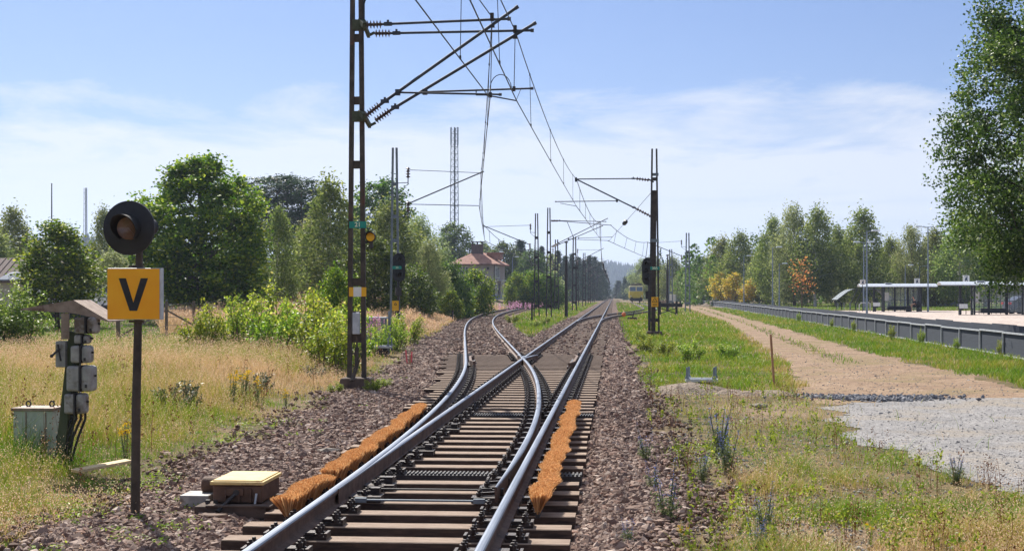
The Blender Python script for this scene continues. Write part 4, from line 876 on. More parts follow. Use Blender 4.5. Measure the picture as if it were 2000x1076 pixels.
put('birch_tree', T_birch, 640, 102, 345, 'tall dense birch left of the 21 mast', 128, i=2)
put('birch_tree', T_willow, 610, 120, 430, 'rounded birch in the gap left of the tall dense birch', 110, i=1)
for px, top, w, lab in ((486, 357, 112, 'dark pine rising right behind the big maple'), (545, 342, 136, 'broadest dark pine of the group left of the tall birch'), (592, 349, 104, 'dark pine of the group nearest to the tall birch')): put('pine_tree', T_pine, px, 172, top, lab, w, 'pines behind the meadow')
put('oak_tree', T_oak, 742, 150, 352, 'tall spreading dark tree behind the 21 mast', 150, i=0)
put('birch_tree', T_birch, 768, 112, 392, 'drooping birch behind the grey signal mast', 128, i=3)
put('birch_tree', T_willow, 822, 124, 420, 'wide grey green tree between the grey signal mast and the lattice tower', 96, i=0)
put('grey_tree', T_willow, 836, 108, 470, 'low soft grey tree in front of the wide one, left of the lattice tower', 84, i=1)
put('oak_tree', T_oak, 884, 262, 437, 'dark rounded tree right behind the lattice tower', 84, i=1)
put('oak_tree', T_oak, 733, 76, 466, 'dark leafy tree just right of the foot of the 21 mast', 116, i=1)
put('green_bush', T_bush, 657, 62, 520, 'light bush under the tall birch, left of the 21 mast', 88, cat='bush', i=0)
put('green_bush', T_bush, 806, 92, 520, 'broad bush right of the grey signal mast', 90, cat='bush', i=1)
put('green_bush', T_bush, 874, 112, 506, 'tall round bush left of the house', 88, cat='bush', i=1)
put('green_bush', T_bush, 928, 122, 524, 'round bush in front of the house wall', 78, cat='bush', i=0)
put('green_bush', T_bush, 900, 116, 545, 'low bush between the two round bushes before the house', 50, cat='bush', i=0)
put('green_bush', T_bush, 880, 104, 566, 'yellowing low shrub at the foot of the bushes by the house', 46, cat='bush', i=0)
for px, top, w, lab in ((1010, 530, 54, 'green bush right of the house corner'), (1040, 527, 56, 'green bush behind the lattice mast in the grass wedge'), (1072, 534, 60, 'green bush behind the double armed mast')): put('green_bush', T_bush, px, 185, top, lab, w, 'bushes right of the house', cat='bush')
for px, d, top, w, lab in ((945, 290, 478, 60, 'broad tree looking over the left part of the house roof'), (982, 285, 474, 70, 'tall tree above the house chimney'), (1016, 290, 470, 56, 'dark conifer right of the house roof'), (1040, 280, 488, 60, 'leafy tree between the house and the double armed mast')):
    put('conifer_tree' if 'conifer' in lab else 'oak_tree', T_spruce if 'conifer' in lab else T_oak, px, d, top, lab, w)
sp = [(1058, 482), (1076, 497), (1090, 490), (1104, 500), (1117, 496), (1130, 503), (1140, 508), (1151, 500), (1161, 502), (1170, 512), (1178, 528)]
for i, (px, top) in enumerate(sp): put('spruce_tree', T_spruce, px, 330 + 14 * i, top, 'dark spruce in the row beside the curved track left of the vanishing rails', 30, 'spruces left of the vanishing rails')
for i, (px, d, top, w) in enumerate(((1208, 640, 548, 26), (1222, 520, 540, 24), (1232, 470, 536, 26))): put('spruce_tree', T_spruce, px, d, top, ('bluish far tree behind the yellow railcar', 'far tree above the left side of the railcar', 'far tree above the right side of the railcar')[i], w)
bl = [(1252, 400, 505, 44, 'hazy birch above the yellow railcar'), (1279, 330, 500, 50, 'birch directly behind the 20A mast'), (1312, 310, 500, 52, 'birch just right of the 20A mast'), (1338, 300, 520, 46, 'low birch behind the pale grey mast'),
 (1362, 270, 505, 52, 'birch above the orange machine'), (1388, 262, 497, 54, 'birch between the orange machine and the yellow tree'), (1412, 240, 462, 60, 'pointed birch above the yellow autumn tree'), (1450, 225, 452, 74, 'full dark birch left of the slim street lamps'),
 (1484, 215, 478, 56, 'lower birch beside the full dark birch'), (1512, 195, 424, 70, 'tall birch behind the slim street lamps'), (1552, 186, 400, 84, 'very tall birch behind the orange sapling'), (1592, 182, 403, 82, 'very tall birch right of the orange sapling'), (1632, 190, 440, 66, 'shorter birch left of the twin street lamp'),
 (1690, 180, 407, 88, 'broad tall birch behind the twin street lamp'), (1738, 190, 462, 66, 'birch above the left bus shelter'), (1783, 182, 440, 76, 'thin topped birch left of the tall double lamp'), (1828, 186, 446, 80, 'soft birch right of the tall double lamp'), (1872, 176, 428, 90, 'birch behind the right bus shelter'), (1926, 180, 420, 96, 'birch above the roof of the right bus shelter'), (1985, 176, 430, 90, 'birch at the right edge behind the big poplar'), (1660, 205, 470, 60, 'dim birch in the gap left of the broad tall birch'), (1530, 210, 470, 60, 'dim birch between the two tall ones near the orange sapling')]
for i, (px, d, top, w, lab) in enumerate(bl): put('birch_tree', T_birch if i % 5 else T_willow, px, d, top, lab, w * 1.08, 'birches behind the bus stop', i=i % 2 if i % 5 == 0 else i % 4)
T_yel = tree_proto('young', m_bark, l_autumn, 81, 5, 1.3, [(0, 1), (.4, 1.6), (.8, 1.1), (1, .3)], 26, (20, 60), 9, 20, (.22, .22, .18), .2, 0, .07, .01, .5, 0, .8, holes=.2)
T_ora = tree_proto('young', m_bark, l_orange, 82, 5, 1.8, [(0, .7), (.4, 1.1), (.8, .7), (1, .2)], 17, (20, 60), 5, 8, (.2, .2, .18), .13, 0, .06, .01, .5, 0, .8, holes=.4)
put('young_tree', [T_yel], 1408, 226, 532, 'young tree with orange tinged yellow leaves, leftmost by the fence', 40); put('young_tree', [T_yel], 1436, 220, 533, 'young tree with bright yellow leaves behind the fence', 48); put('young_tree', [T_yel], 1462, 212, 546, 'greenish yellow young tree by the slim lamp', 36)
put('young_tree', [T_ora], 1566, 138, 500, 'sparse sapling with orange leaves above the fence', 46)
p = at(2158, 44); plant_tree('poplar_tree', T_poplar, (p.x, p.y, .0), (1.06, 1.06, 1), 'big leafy poplar filling the right edge of the photo', rz=2.1)
# bright saplings on the left of the track
def bush_data(seed, w, h, stems, leaves, ls):
    global rng
    keep = rng; rng = np.random.default_rng(seed); tb = MB(); P = []
    for i in range(stems):
        a = rng.uniform(0, 6.28); r0 = w * .22 * math.sqrt(rng.random()); r1 = w * .5 * math.sqrt(rng.random()); hh = h * rng.uniform(.55, 1.05) * (1 - .35 * (r1 / (w * .5)) ** 2)
        A = np.array([r0 * math.cos(a), r0 * math.sin(a), -.1]); B = np.array([r1 * math.cos(a + .4), r1 * math.sin(a + .4), hh]); Md = (A + B) / 2 + np.array([0, 0, .12 * h])
        tb.tube([tuple(A), tuple(Md), tuple(B)], [.014, .009, .003], 4, False)
        n = int(leaves / stems); t = rng.random(n) ** .75; q = np.where(t[:, None] < .5, A + (Md - A) * t[:, None] * 2, Md + (B - Md) * (t[:, None] * 2 - 1))
        P.append(q + rng.normal(0, .085 * (h / 1.4), (n, 3)) * (1.2 - .6 * t)[:, None])
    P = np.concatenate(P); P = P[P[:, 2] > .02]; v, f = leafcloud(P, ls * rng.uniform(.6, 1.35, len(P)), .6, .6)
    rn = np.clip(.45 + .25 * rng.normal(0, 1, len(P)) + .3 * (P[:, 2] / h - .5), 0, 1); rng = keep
    return tb, v, f, rn
def bush_proto(leafm, *a): tb, v, f, rn = bush_data(*a); return (tb.mesh('stems', m_bark), npmesh('leaves', v, [f], leafm, rn))
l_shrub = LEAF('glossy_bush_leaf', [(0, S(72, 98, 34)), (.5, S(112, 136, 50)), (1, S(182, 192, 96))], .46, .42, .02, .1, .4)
l_weed = LEAF('weed_leaf', [(0, S(92, 118, 36)), (.5, S(132, 156, 46)), (1, S(182, 190, 74))], .45, .5, .02, .1)
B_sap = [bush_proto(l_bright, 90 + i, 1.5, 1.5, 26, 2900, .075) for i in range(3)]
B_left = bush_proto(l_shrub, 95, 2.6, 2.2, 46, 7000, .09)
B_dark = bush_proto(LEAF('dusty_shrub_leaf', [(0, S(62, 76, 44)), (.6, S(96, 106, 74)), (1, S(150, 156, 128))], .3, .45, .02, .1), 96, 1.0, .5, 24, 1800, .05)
def bush(nm, me, px, d, s, lab, cat='bush', group=None, zo=0.0):
    p = at(px, d); p.z = float(height(p.x, p.y)) + zo; return plant_tree(nm, me, p, s, lab, cat, group, parts=('stems', 'leaves'))
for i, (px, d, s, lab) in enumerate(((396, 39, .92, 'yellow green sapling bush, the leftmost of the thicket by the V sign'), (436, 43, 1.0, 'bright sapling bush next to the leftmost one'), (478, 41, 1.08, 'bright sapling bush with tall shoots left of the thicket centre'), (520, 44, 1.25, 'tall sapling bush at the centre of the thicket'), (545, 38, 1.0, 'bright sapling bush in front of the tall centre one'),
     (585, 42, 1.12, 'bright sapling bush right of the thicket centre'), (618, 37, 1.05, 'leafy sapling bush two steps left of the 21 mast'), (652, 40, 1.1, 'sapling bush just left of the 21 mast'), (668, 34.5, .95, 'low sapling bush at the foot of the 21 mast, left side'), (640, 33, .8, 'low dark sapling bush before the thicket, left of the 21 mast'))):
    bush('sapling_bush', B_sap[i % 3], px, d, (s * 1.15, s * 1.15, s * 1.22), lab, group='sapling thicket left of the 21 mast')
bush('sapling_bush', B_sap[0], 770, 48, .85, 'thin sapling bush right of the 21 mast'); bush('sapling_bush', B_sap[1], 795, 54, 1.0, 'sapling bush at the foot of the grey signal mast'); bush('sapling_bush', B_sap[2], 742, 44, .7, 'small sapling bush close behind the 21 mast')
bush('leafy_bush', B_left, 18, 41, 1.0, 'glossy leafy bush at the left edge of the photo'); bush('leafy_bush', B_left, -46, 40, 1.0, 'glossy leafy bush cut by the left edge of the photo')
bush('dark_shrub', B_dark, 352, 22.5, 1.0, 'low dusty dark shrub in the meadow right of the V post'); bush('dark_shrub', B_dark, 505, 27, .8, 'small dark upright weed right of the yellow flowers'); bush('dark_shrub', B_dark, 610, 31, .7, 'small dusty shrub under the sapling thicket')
for px, d, s, lab in ((655, 27.6, .24, 'pale yellow green weed left of the 21 mast foundation'), (728, 27.9, .26, 'yellow green weed right of the 21 mast foundation'), (748, 29, .26, 'small green weed farther right of the 21 mast foundation'), (1250, 58, .5, 'green weed by the ballast left of the 20A mast'), (1262, 47, .55, 'broad leafed weed at the ballast edge before the 20A mast'), (1300, 44, .6, 'leafy weed in the green strip right of the ballast'), (1350, 40, .6, 'leafy weed with yellow leaves left of the wooden stake'), (1420, 42, .55, 'leafy weed beside the sandy track, left edge'), (1000, 95, .7, 'leafy weed in the wedge between the tracks'), (1065, 90, .6, 'leafy weed at the foot of the double armed mast'), (1045, 82, .5, 'small leafy weed in the tip of the wedge between the tracks'), *[(px, d, s, 'weed growing against the fence, ' + w) for px, d, s, w in ((1955, 44.2, .5, 'nearest to the right edge of the photo'), (1868, 49.2, .42, 'small and pale, two panels from the right edge'), (1800, 54.6, .55, 'tall one below the right shelter'), (1742, 61, .6, 'bushy one below the left shelter'), (1668, 73, .55, 'right of the tall single lamp foot'), (1625, 82, .5, 'left of the tall single lamp foot'), (1560, 100, .6, 'under the orange sapling'))]):
    bush('leafy_weed', B_sap[int(px) % 3], px, d, (s * .42, s * .42, s * .8) if 'fence' in lab else (s, s, s * .75), lab, 'weed')
# ------------------------------------------------------------------ grass
def blades(x, y, z, h, w, lean, rn, seg=3):
    n = len(x); a = rng.uniform(0, 6.28, n); dx, dy = np.cos(a), np.sin(a); b = rng.uniform(0, 6.28, n); wx, wy = np.cos(b) * w / 2, np.sin(b) * w / 2
    V = []
    for k in range(seg):
        t = k / seg; c = lean * h * t ** 2; q = 1 - .55 * t
        p = np.stack([x + dx * c, y + dy * c, z + h * t * (1 - .18 * lean * t)], 1); o = np.stack([wx * q, wy * q, np.zeros(n)], 1); V += [p - o, p + o]
    c = lean * h; V.append(np.stack([x + dx * c, y + dy * c, z + h * (1 - .18 * lean)], 1)); m = 2 * seg + 1
    v = np.stack(V, 1).reshape(-1, 3); B = np.arange(n)[:, None] * m
    q = [B + np.array([2 * k, 2 * k + 1, 2 * k + 3, 2 * k + 2]) for k in range(seg - 1)]; t = B + np.array([2 * seg - 2, 2 * seg - 1, 2 * seg])
    tip = V[-1]
    return v, np.concatenate(q), t, np.concatenate([rn] * (seg - 1)), rn, tip
GR = [(0, S(92, 136, 28)), (.3, S(132, 158, 42)), (.55, S(166, 160, 70)), (.8, S(194, 166, 106)), (1, S(224, 194, 152))]
l_grass = LEAF('meadow_grass', GR, .3, .6, 0, 0, .2)
l_seed = LEAF('grass_seed_head', [(0, S(186, 148, 118)), (.5, S(216, 182, 148)), (1, S(236, 216, 184))], .4, .8, 0, 0, .1)
def grass(name, x, y, h, w, rn, label, lean=.45, seeds=0.0, mat=None, zo=-.02):
    z = height(x, y) + zo; v, q, t, r1, r2, tip = blades(x, y, z, h, w, lean * rng.uniform(.4, 1.6, len(x)), rn)
    F_ = [q, t]; R_ = [r1, r2]; MI = [np.zeros(len(q)), np.zeros(len(t))]
    if seeds:
        k = rng.random(len(x)) < seeds * np.clip(rn * 1.4, 0, 1); T = tip[k]; ww = np.asarray(w)[k]; hh = np.asarray(h)[k]; m = 4
        P = np.repeat(T, m, 0) + rng.normal(0, 1, (len(T) * m, 3)) * np.stack([.022 + 0 * ww, .022 + 0 * ww, .05 + .06 * hh], 1).repeat(m, 0) + np.array([0, 0, .02])
        v2, f2 = leafcloud(P, (np.maximum(ww * 2.0, .017)).repeat(m), 0, .45, .5); F_.append(f2 + len(v)); v = np.concatenate([v, v2]); R_.append(rng.random(len(f2))); MI.append(np.ones(len(f2)))
    # quads and triangles are stored in the order given
    tag(link(name, npmesh(name, v, F_, [mat or l_grass, l_seed], np.concatenate(R_), mi=np.concatenate(MI))), label, 'grass', None, 'stuff')
def dryness(x, y): return np.clip(.36 + 2.1 * (fbm(x, y, 2.2, 21) - .5) + .7 * (fbm(x, y, 9, 22) - .5), 0, 1)
def bladew(x, y, a=.006, k=.00042): return np.maximum(a, np.hypot(x, y) * k)
# left meadow, near
x, y = scatter(230000, 7.5, 34, -34, -4, 1.25); bl_ = ballast_left(y) - x + .9 * edge_n(x, y, .9, 31)
dens = (.12 * (bl_ > -.5) + .88 * sstep(bl_, -.1, .9)) * (.25 + .75 * (fbm(x, y, .7, 33) > .40)) * (.2 + .8 * (vnoise(x, y, .16, 35) > .42)); k = rng.random(len(x)) < dens; x, y, bl_ = x[k], y[k], bl_[k]
dr = dryness(x, y); h = (.07 + .48 * sstep(bl_, .2, 2.8)) * rng.uniform(.5, 1.3, len(x)) * (.75 + .5 * fbm(x, y, 1.6, 34)); rn = np.clip(dr * .8 + rng.normal(0, .16, len(x)) + .12, 0, 1)
grass('meadow_grass', x, y, h, bladew(x, y), rn, 'tall dry and green meadow grass left of the track, near part', .5, .55)
x, y = scatter(190000, 30, 80, -31, -2.5, 1.15); bl_ = ballast_left(y) - x + 1.2 * edge_n(x, y, 1.5, 31); lawn = sstep(y + 6 * edge_n(x, y, 6, 3), 39, 44) * sstep(bl_, 6.5, 9)
k = (rng.random(len(x)) < sstep(bl_, -.2, 1.2) * (1 - lawn) * (.25 + .75 * (vnoise(x, y, .3, 35) > .42))); x, y, bl_ = x[k], y[k], bl_[k]
dr = dryness(x, y); h = (.14 + .42 * sstep(bl_, .1, 3)) * rng.uniform(.5, 1.3, len(x)); rn = np.clip(dr * .75 + rng.normal(0, .14, len(x)) + .2, 0, 1)
grass('meadow_grass', x, y, h, bladew(x, y), rn, 'tall meadow grass left of the track around the sapling thicket', .5, .6)
# pale grass on the bank of the curve, the wedge between the tracks
x, y = scatter(80000, 66, 185, -18, -1, .9); bl_ = ballast_left(y) - x + 1.2 * edge_n(x, y, 2, 31); k = (bl_ > 0) & (bl_ < 15 + 4 * edge_n(x, y, 5)); x, y, bl_ = x[k], y[k], bl_[k]
rn = np.clip(.68 + .35 * sstep(bl_, 0, 3) + .5 * (fbm(x, y, 4, 41) - .5) + rng.normal(0, .13, len(x)), 0, 1); h = (.25 + .55 * sstep(bl_, .3, 3)) * rng.uniform(.6, 1.3, len(x))
grass('bank_grass', x, y, h, bladew(x, y, .006, .0005), rn, 'pale straw coloured tall grass on the bank of the curved track', .4, .9)
x, y = scatter(60000, 60, 330, -9, 5, 1.0); wd_ = (x < XC - 2.0 + .6 * edge_n(x, y, 1)) & (x > XC - o_(y) + 2.0) & (y > 62); rt = (x > .4 + .5 * edge_n(x, y, 1)) & (x < np.minimum(P_left(y), 8) + .3 * edge_n(x, y, 1)); k = wd_ | rt; x, y = x[k], y[k]
rn = np.clip(.24 + .6 * (fbm(x, y, 5, 51) - .5) + rng.normal(0, .15, len(x)), 0, 1); grass('verge_grass', x, y, rng.uniform(.08, .3, len(x)), bladew(x, y, .006, .0005), rn, 'short green and yellow grass between and beside the far tracks', .5, .05)
# right: thin weeds by the ballast, green verges along the sandy track
x, y = scatter(300000, 7.5, 30, -2, 27, 1.2); fr_ = sstep(x + .9 * edge_n(x, y, .9, 61), .45, 1.9); patch = fbm(x, y, .55, 62)
near = 1 - sstep(y + 3 * edge_n(x, y, 1.2, 63), 13.5, 17.5) * .8; k = (rng.random(len(x)) < fr_ * near * np.clip((patch - .36) * 3.8, .05, 1) * (.3 + .7 * (vnoise(x, y, .13, 66) > .45))) & ~in_path(x, y) & ~(in_yard(x, y) & (rng.random(len(x)) > .015)); x, y, patch = x[k], y[k], patch[k]
rn = np.clip(.44 + 1.5 * (fbm(x, y, .8, 64) - .5) + .4 * sstep(x, 2, 6) * sstep(16 - y, 0, 4) * .6 + rng.normal(0, .17, len(x)), 0, 1); h = (.05 + .17 * np.clip((patch - .3) * 2.5, 0, 1)) * rng.uniform(.5, 1.5, len(x))
grass('weedy_grass', x, y, h, bladew(x, y, .0055, .0004), rn, 'short patchy dry grass and weeds right of the ballast', .8, .3)
x, y = scatter(190000, 25, 200, -2, 24, 1.05); n1_ = edge_n(x, y, 1.2, 71)
vl = (x > .8 + n1_ * 1.2) & (x < P_left(y) + n1_ * .8) & (y > 29 + 3 * n1_); vr = (x > P_right(y) + n1_ * .8) & (x < fence_x(y) + .1); md = np.abs((x - P_left(y)) / (P_right(y) - P_left(y)) - .5) < .1 + .12 * n1_
k = ((vl & (fbm(x, y, .9, 74) > .36)) | vr | (md & (y > 40) & (rng.random(len(x)) < .13))) & ~in_yard(x, y); x, y = x[k], y[k]
rn = np.clip(.2 + 1.0 * (fbm(x, y, 1.3, 72) - .45) + .5 * sstep(1.0 - np.abs(x - P_left(y)), 0, 1) * .6 + rng.normal(0, .13, len(x)), 0, 1); grass('verge_grass', x, y, (.08 + .17 * fbm(x, y, 1.4, 73)) * rng.uniform(.6, 1.5, len(x)), bladew(x, y, .006, .0005), rn, 'lush green grass verges on both sides of the sandy track', .55)
x, y = scatter(230000, 39, 260, -32, 26, 1.0); k = ((x < ballast_left(y) - 7) & (y > 40)) | ((x > fence_x(y) + 1) & (y > 139)); x, y = x[k], y[k]
rn = np.clip(.15 + .4 * (fbm(x, y, 8, 81) - .5) + rng.normal(0, .1, len(x)), 0, 1); grass('lawn_grass', x, y, rng.uniform(.06, .16, len(x)), bladew(x, y, .006, .0007), rn, 'mown lawns under the far trees', .6)
# low leafy weeds
def weeds(name, x, y, lab, rad_, hgt, nl, mat, ls):
    n = len(x); R_ = np.repeat(np.arange(n), nl); a = rng.uniform(0, 6.28, n * nl); r = np.sqrt(rng.random(n * nl)) * (rad_ * rng.uniform(.5, 1.4, n))[R_]
    X, Y = x[R_] + r * np.cos(a), y[R_] + r * np.sin(a); P = np.stack([X, Y, height(X, Y) + rng.random(n * nl) * (hgt * rng.uniform(.4, 1.3, n))[R_]], 1)
    v, f = leafcloud(P, ls * rng.uniform(.6, 1.4, n * nl) * (1 + np.hypot(X, Y) / 90), .9, .55); tag(link(name, npmesh(name, v, [f], mat, np.clip(.4 + .3 * rng.normal(0, 1, n * nl) + .3 * (rng.random(n) - .5)[R_], 0, 1))), lab, 'weeds', None, 'stuff')
x, y = scatter(2600, 8, 60, -20, 22, 1.1); g = edge_n(x, y, 1.1, 91); k = ((x > .5) & (x < P_left(y)) & (y > 28) & (rng.random(len(x)) < .8)) | ((x > .7) & ~in_yard(x, y) & ~in_path(x, y) & (y < 28) & (g > .03) & (rng.random(len(x)) < .55)); x, y = x[k], y[k]
weeds('weeds', x, y, 'low yellow green broad leafed weeds right of the ballast', .2, .16, 34, l_weed, .034)
x, y = scatter(2200, 9, 45, -27, -6, 1.1); bl_ = ballast_left(y) - x; k = (bl_ > -.9) & (bl_ < 5) & (edge_n(x, y, 1.0, 92) > -.02 + .1 * (bl_ < 0)); x, y, bl_ = x[k], y[k], bl_[k]
weeds('weeds', x, y, 'low green weeds along the left edge of the ballast', .12, .09, 26, l_weed, .028)
# brown dead dock and thistle stalks standing in the grass
l_dock = LEAF('dead_brown_seed', [(0, S(84, 54, 38)), (.6, S(122, 82, 56)), (1, S(158, 116, 80))], .2, .8, 0, 0, .1)
def stalks(name, x, y, lab, h0, per, mat, sz):
    n = len(x); h = h0 * rng.uniform(.5, 1.3, n); k = np.repeat(np.arange(n), per); t = rng.uniform(.35, 1.05, n * per); lx, ly = rng.normal(0, .12, n), rng.normal(0, .12, n)
    P = np.stack([x[k] + lx[k] * h[k] * t + rng.normal(0, .018, n * per), y[k] + ly[k] * h[k] * t + rng.normal(0, .018, n * per), height(x, y)[k] + h[k] * t], 1)
    v, f = leafcloud(P, sz * rng.uniform(.5, 1.4, n * per) * (1 + np.hypot(x, y)[k] / 60), .1, .6, .3); r_ = rng.random(n * per)
    v2, q, t_, r1, r2, _ = blades(x, y, height(x, y), h, np.maximum(.007, np.hypot(x, y) * .0004), .12 + 0 * h, np.full(n, .3)); B = len(v)
    tag(link(name, npmesh(name, np.concatenate([v, v2]), [f, q + B, t_ + B], mat, np.concatenate([r_, r1, r2]))), lab, 'weeds', None, 'stuff')
x, y = scatter(900, 8, 45, -30, -6, 1.1); k = (ballast_left(y) - x > .5) & (fbm(x, y, 2.0, 95) > .5); stalks('dead_weeds', x[k], y[k], 'dead brown dock stalks standing in the left meadow', .62, 26, l_dock, .022)
x, y = scatter(1500, 8, 30, -1, 24, 1.1); k = (x > .6) & ~in_yard(x, y) & ~in_path(x, y) & (fbm(x, y, 1.4, 96) > .5); stalks('dead_weeds', x[k], y[k], 'thin dead brown stalks in the dry grass right of the track', .3, 14, l_dock, .016)
x, y = scatter(700, 8, 30, -1, 24, 1.1); k = (x > .5) & ~in_yard(x, y) & ~in_path(x, y) & (fbm(x, y, 1.2, 97) > .48); stalks('weeds', x[k], y[k], 'grey green thin upright weeds right of the track', .26, 30, l_weed, .026)
# ------------------------------------------------------------------ flowers and tall weeds
l_blue = LEAF('blue_petal', [(0, S(92, 104, 168)), (1, S(140, 150, 206))], .4, .6, 0, 0); l_bw = LEAF('dusty_green_leaf', [(0, S(84, 100, 62)), (1, S(142, 152, 104))], .35, .6, 0, 0)
l_pink = LEAF('pink_petal', [(0, S(196, 132, 170)), (1, S(224, 180, 204))], .45, .6, 0, 0); l_yelp = LEAF('yellow_petal', [(0, S(222, 176, 16)), (1, S(246, 214, 36))], .3, .6, 0, 0)
def spike(seed, h, stems, petal, leafm, pn, ps, ln, lsz, top=(.45, 1.0), pw=.022, spread=.24):
    global rng
    keep = rng; rng = np.random.default_rng(seed); b = MB(); P = []; Lf = []
    for i in range(stems):
        a = rng.uniform(0, 6.28); hh = h * rng.uniform(.6, 1.0); e = np.array([math.cos(a) * spread * hh, math.sin(a) * spread * hh, hh]); s0 = np.array([math.cos(a) * .02, math.sin(a) * .02, -.03])
        b.tube([tuple(s0), tuple((s0 + e) / 2 + [0, 0, .03]), tuple(e)], [.006, .005, .002], 4, False)
        t = rng.uniform(*top, pn); P.append(s0 + (e - s0) * t[:, None] + rng.normal(0, 1, (pn, 3)) * np.array([pw, pw, .01]) * (1.25 - t)[:, None] * 1.5); t = rng.uniform(.03, top[0] + .25, ln); Lf.append(s0 + (e - s0) * t[:, None] + rng.normal(0, 1, (ln, 3)) * np.array([.035, .035, .015]))
    P, Lf = np.concatenate(P), np.concatenate(Lf); v, f = leafcloud(P, ps * rng.uniform(.6, 1.3, len(P)), 0, .8); v2, f2 = leafcloud(Lf, lsz * rng.uniform(.6, 1.3, len(Lf)), .3, .3)
    r = (b.mesh('stems', leafm), npmesh('leaves', v2, [f2], leafm, rng.random(len(f2))), npmesh('flowers', v, [f], petal, rng.random(len(f)))); rng = keep; return r
K_blue = [spike(100 + i, .62, 5 + i, l_blue, l_bw, 44, .014, 70, .05, (.35, 1)) for i in range(3)]; K_pink = [spike(110 + i, 1.25, 5, l_pink, l_weed, 60, .034, 60, .07, (.62, 1), .03, .08) for i in range(2)]; K_yel = [spike(120 + i, .62, 5, l_yelp, l_bw, 30, .026, 50, .05, (.9, 1.02), .06, .2) for i in range(2)]
def flower(nm, me, px, py, s, lab, cat, group=None, d=None):
    p = at(px, (CH + .1) * F / (py - HOR) if d is None else d); p.z = float(height(p.x, p.y)); return plant_tree(nm, me, p, s, lab, cat, group, parts=('stems', 'leaves', 'flowers'))
for i, (px, py, s, lab) in enumerate(((1303, 1020, .92, 'blue flowered tall weed at the ballast edge in the right foreground'), (1422, 925, 1.0, 'tallest grey blue flower spike in the right foreground'), (1405, 890, 1.1, 'tall thin flower spike just left behind the tallest one'), (1495, 1050, .75, 'dark blue flower spike near the bottom edge of the photo'), (1478, 1085, .6, 'blue weed cut by the bottom edge of the photo'), (1868, 945, .6, 'lone grey blue spike at the edge of the gravel yard'), (1262, 905, .8, 'thin blue flowered weed in the ballast edge, farther back'), (1228, 1070, .45, 'little leafy spike on the ballast at the bottom edge'), (1370, 940, .6, 'small grey green spike left of the tallest one'), (1275, 960, .6, 'small flower spike above the blue weed at the ballast edge'))): flower('blueweed', K_blue[i % 3], px, py, s, lab, 'wild flower')
for i, (px, d, s, lab) in enumerate(((704, 44, 1.1, 'pink fireweed showing between the legs of the 21 mast'), (720, 42, 1.0, 'pink fireweed spike just right of the 21 mast'), (733, 46, 1.15, 'tall pink fireweed right of the 21 mast'), (745, 45, 1.0, 'pink fireweed farthest right of the 21 mast'), (664, 47, 1.15, 'pink fireweed left of the 21 mast'), (650, 46, 1.0, 'pink fireweed in the right end of the sapling thicket'))): flower('fireweed', K_pink[i % 2], px, 0, s, lab, 'wild flower', None, d)
for i, (px, py, s, lab) in enumerate(((452, 800, 1.05, 'yellow ragwort, leftmost of the clump in the meadow'), (478, 792, 1.1, 'yellow ragwort with most blossom in the middle of the meadow'), (500, 797, .9, 'yellow ragwort, rightmost of the clump in the meadow'), (246, 905, .8, 'yellow ragwort just left of the V post'), (560, 800, .6, 'small yellow flower near the ballast edge'), (1700, 1062, .3, 'tiny yellow flower in the dry grass at lower right'), (1335, 1070, .3, 'tiny yellow flower by the bottom edge near the ballast'))): flower('ragwort', K_yel[i % 2], px, py, s, lab, 'wild flower')
x = at(1010, 150); n = 70; X = x.x + rng.normal(0, .9, n); Y = 150 + rng.normal(0, 7, n); h = rng.uniform(.7, 1.2, n); m = 14; kk = np.repeat(np.arange(n), m); P = np.stack([X[kk] + rng.normal(0, .06, n * m), Y[kk] + rng.normal(0, .06, n * m), height(X, Y)[kk] + h[kk] * rng.uniform(.55, 1.1, n * m)], 1)
v, f = leafcloud(P, .085, 0, .7); tag(link('wildflowers', npmesh('wildflowers', v, [f], l_pink, rng.random(len(f)))), 'pink fireweed patch by the curved track right of the house', 'flowers', None, 'stuff')
# ------------------------------------------------------------------ far woods and hills
def woods(name, lab, pts, hs, leafm, size, lp=260, con=False):
    C = []
    for (x, y), h in zip(pts, hs):
        t = rng.random(lp) ** (1.5 if con else .9); r = h * (.2 * (1 - t) + .015 if con else .26 * np.sin(np.pi * np.clip(t * .86 + .12, 0, 1)) ** .7) * np.sqrt(rng.random(lp)); a = rng.uniform(0, 6.28, lp)
        C.append(np.stack([x + r * np.cos(a), y + r * np.sin(a), t * h + float(height(x, y))], 1))
    C = np.concatenate(C); v, f = leafcloud(C, size * rng.uniform(.6, 1.4, len(C)), .5, .7, .3); tag(link(name, npmesh(name, v, [f], leafm, np.repeat(rng.random(len(pts)), lp) * .5 + .5 * rng.random(len(C)))), lab, 'woods', None, 'stuff')
pp, hh = [], []
for px in range(1345, 2240, 13): q = at(px + random.uniform(-8, 8), random.uniform(215, 330)); pp.append((q.x, q.y)); hh.append(random.uniform(8, 12.5))
woods('woods', 'dim woods filling the gaps behind the birches at the bus stop', pp, hh, l_dark, .55, 420)
pp, hh = [], []
for px in range(-420, 1110, 20): q = at(px + random.uniform(-10, 10), random.uniform(280, 360)); pp.append((q.x, q.y)); hh.append(random.uniform(6, 12) if px > 300 else random.uniform(4, 7))
woods('woods', 'woods beyond the lawn and the house on the left', pp, hh, l_willow, .6, 320)
pp, hh = [], []
for i in range(90): s_i = random.choice((-1, 1)); Y = random.uniform(430, 1300); pp.append((XC + (s_i * random.uniform(9, 26) if s_i < 0 else random.uniform(11, 30)), Y)); hh.append(random.uniform(9, 17))
woods('woods', 'woods closing in on the track near the vanishing point', pp, hh, l_spruce, .8, 240, True)
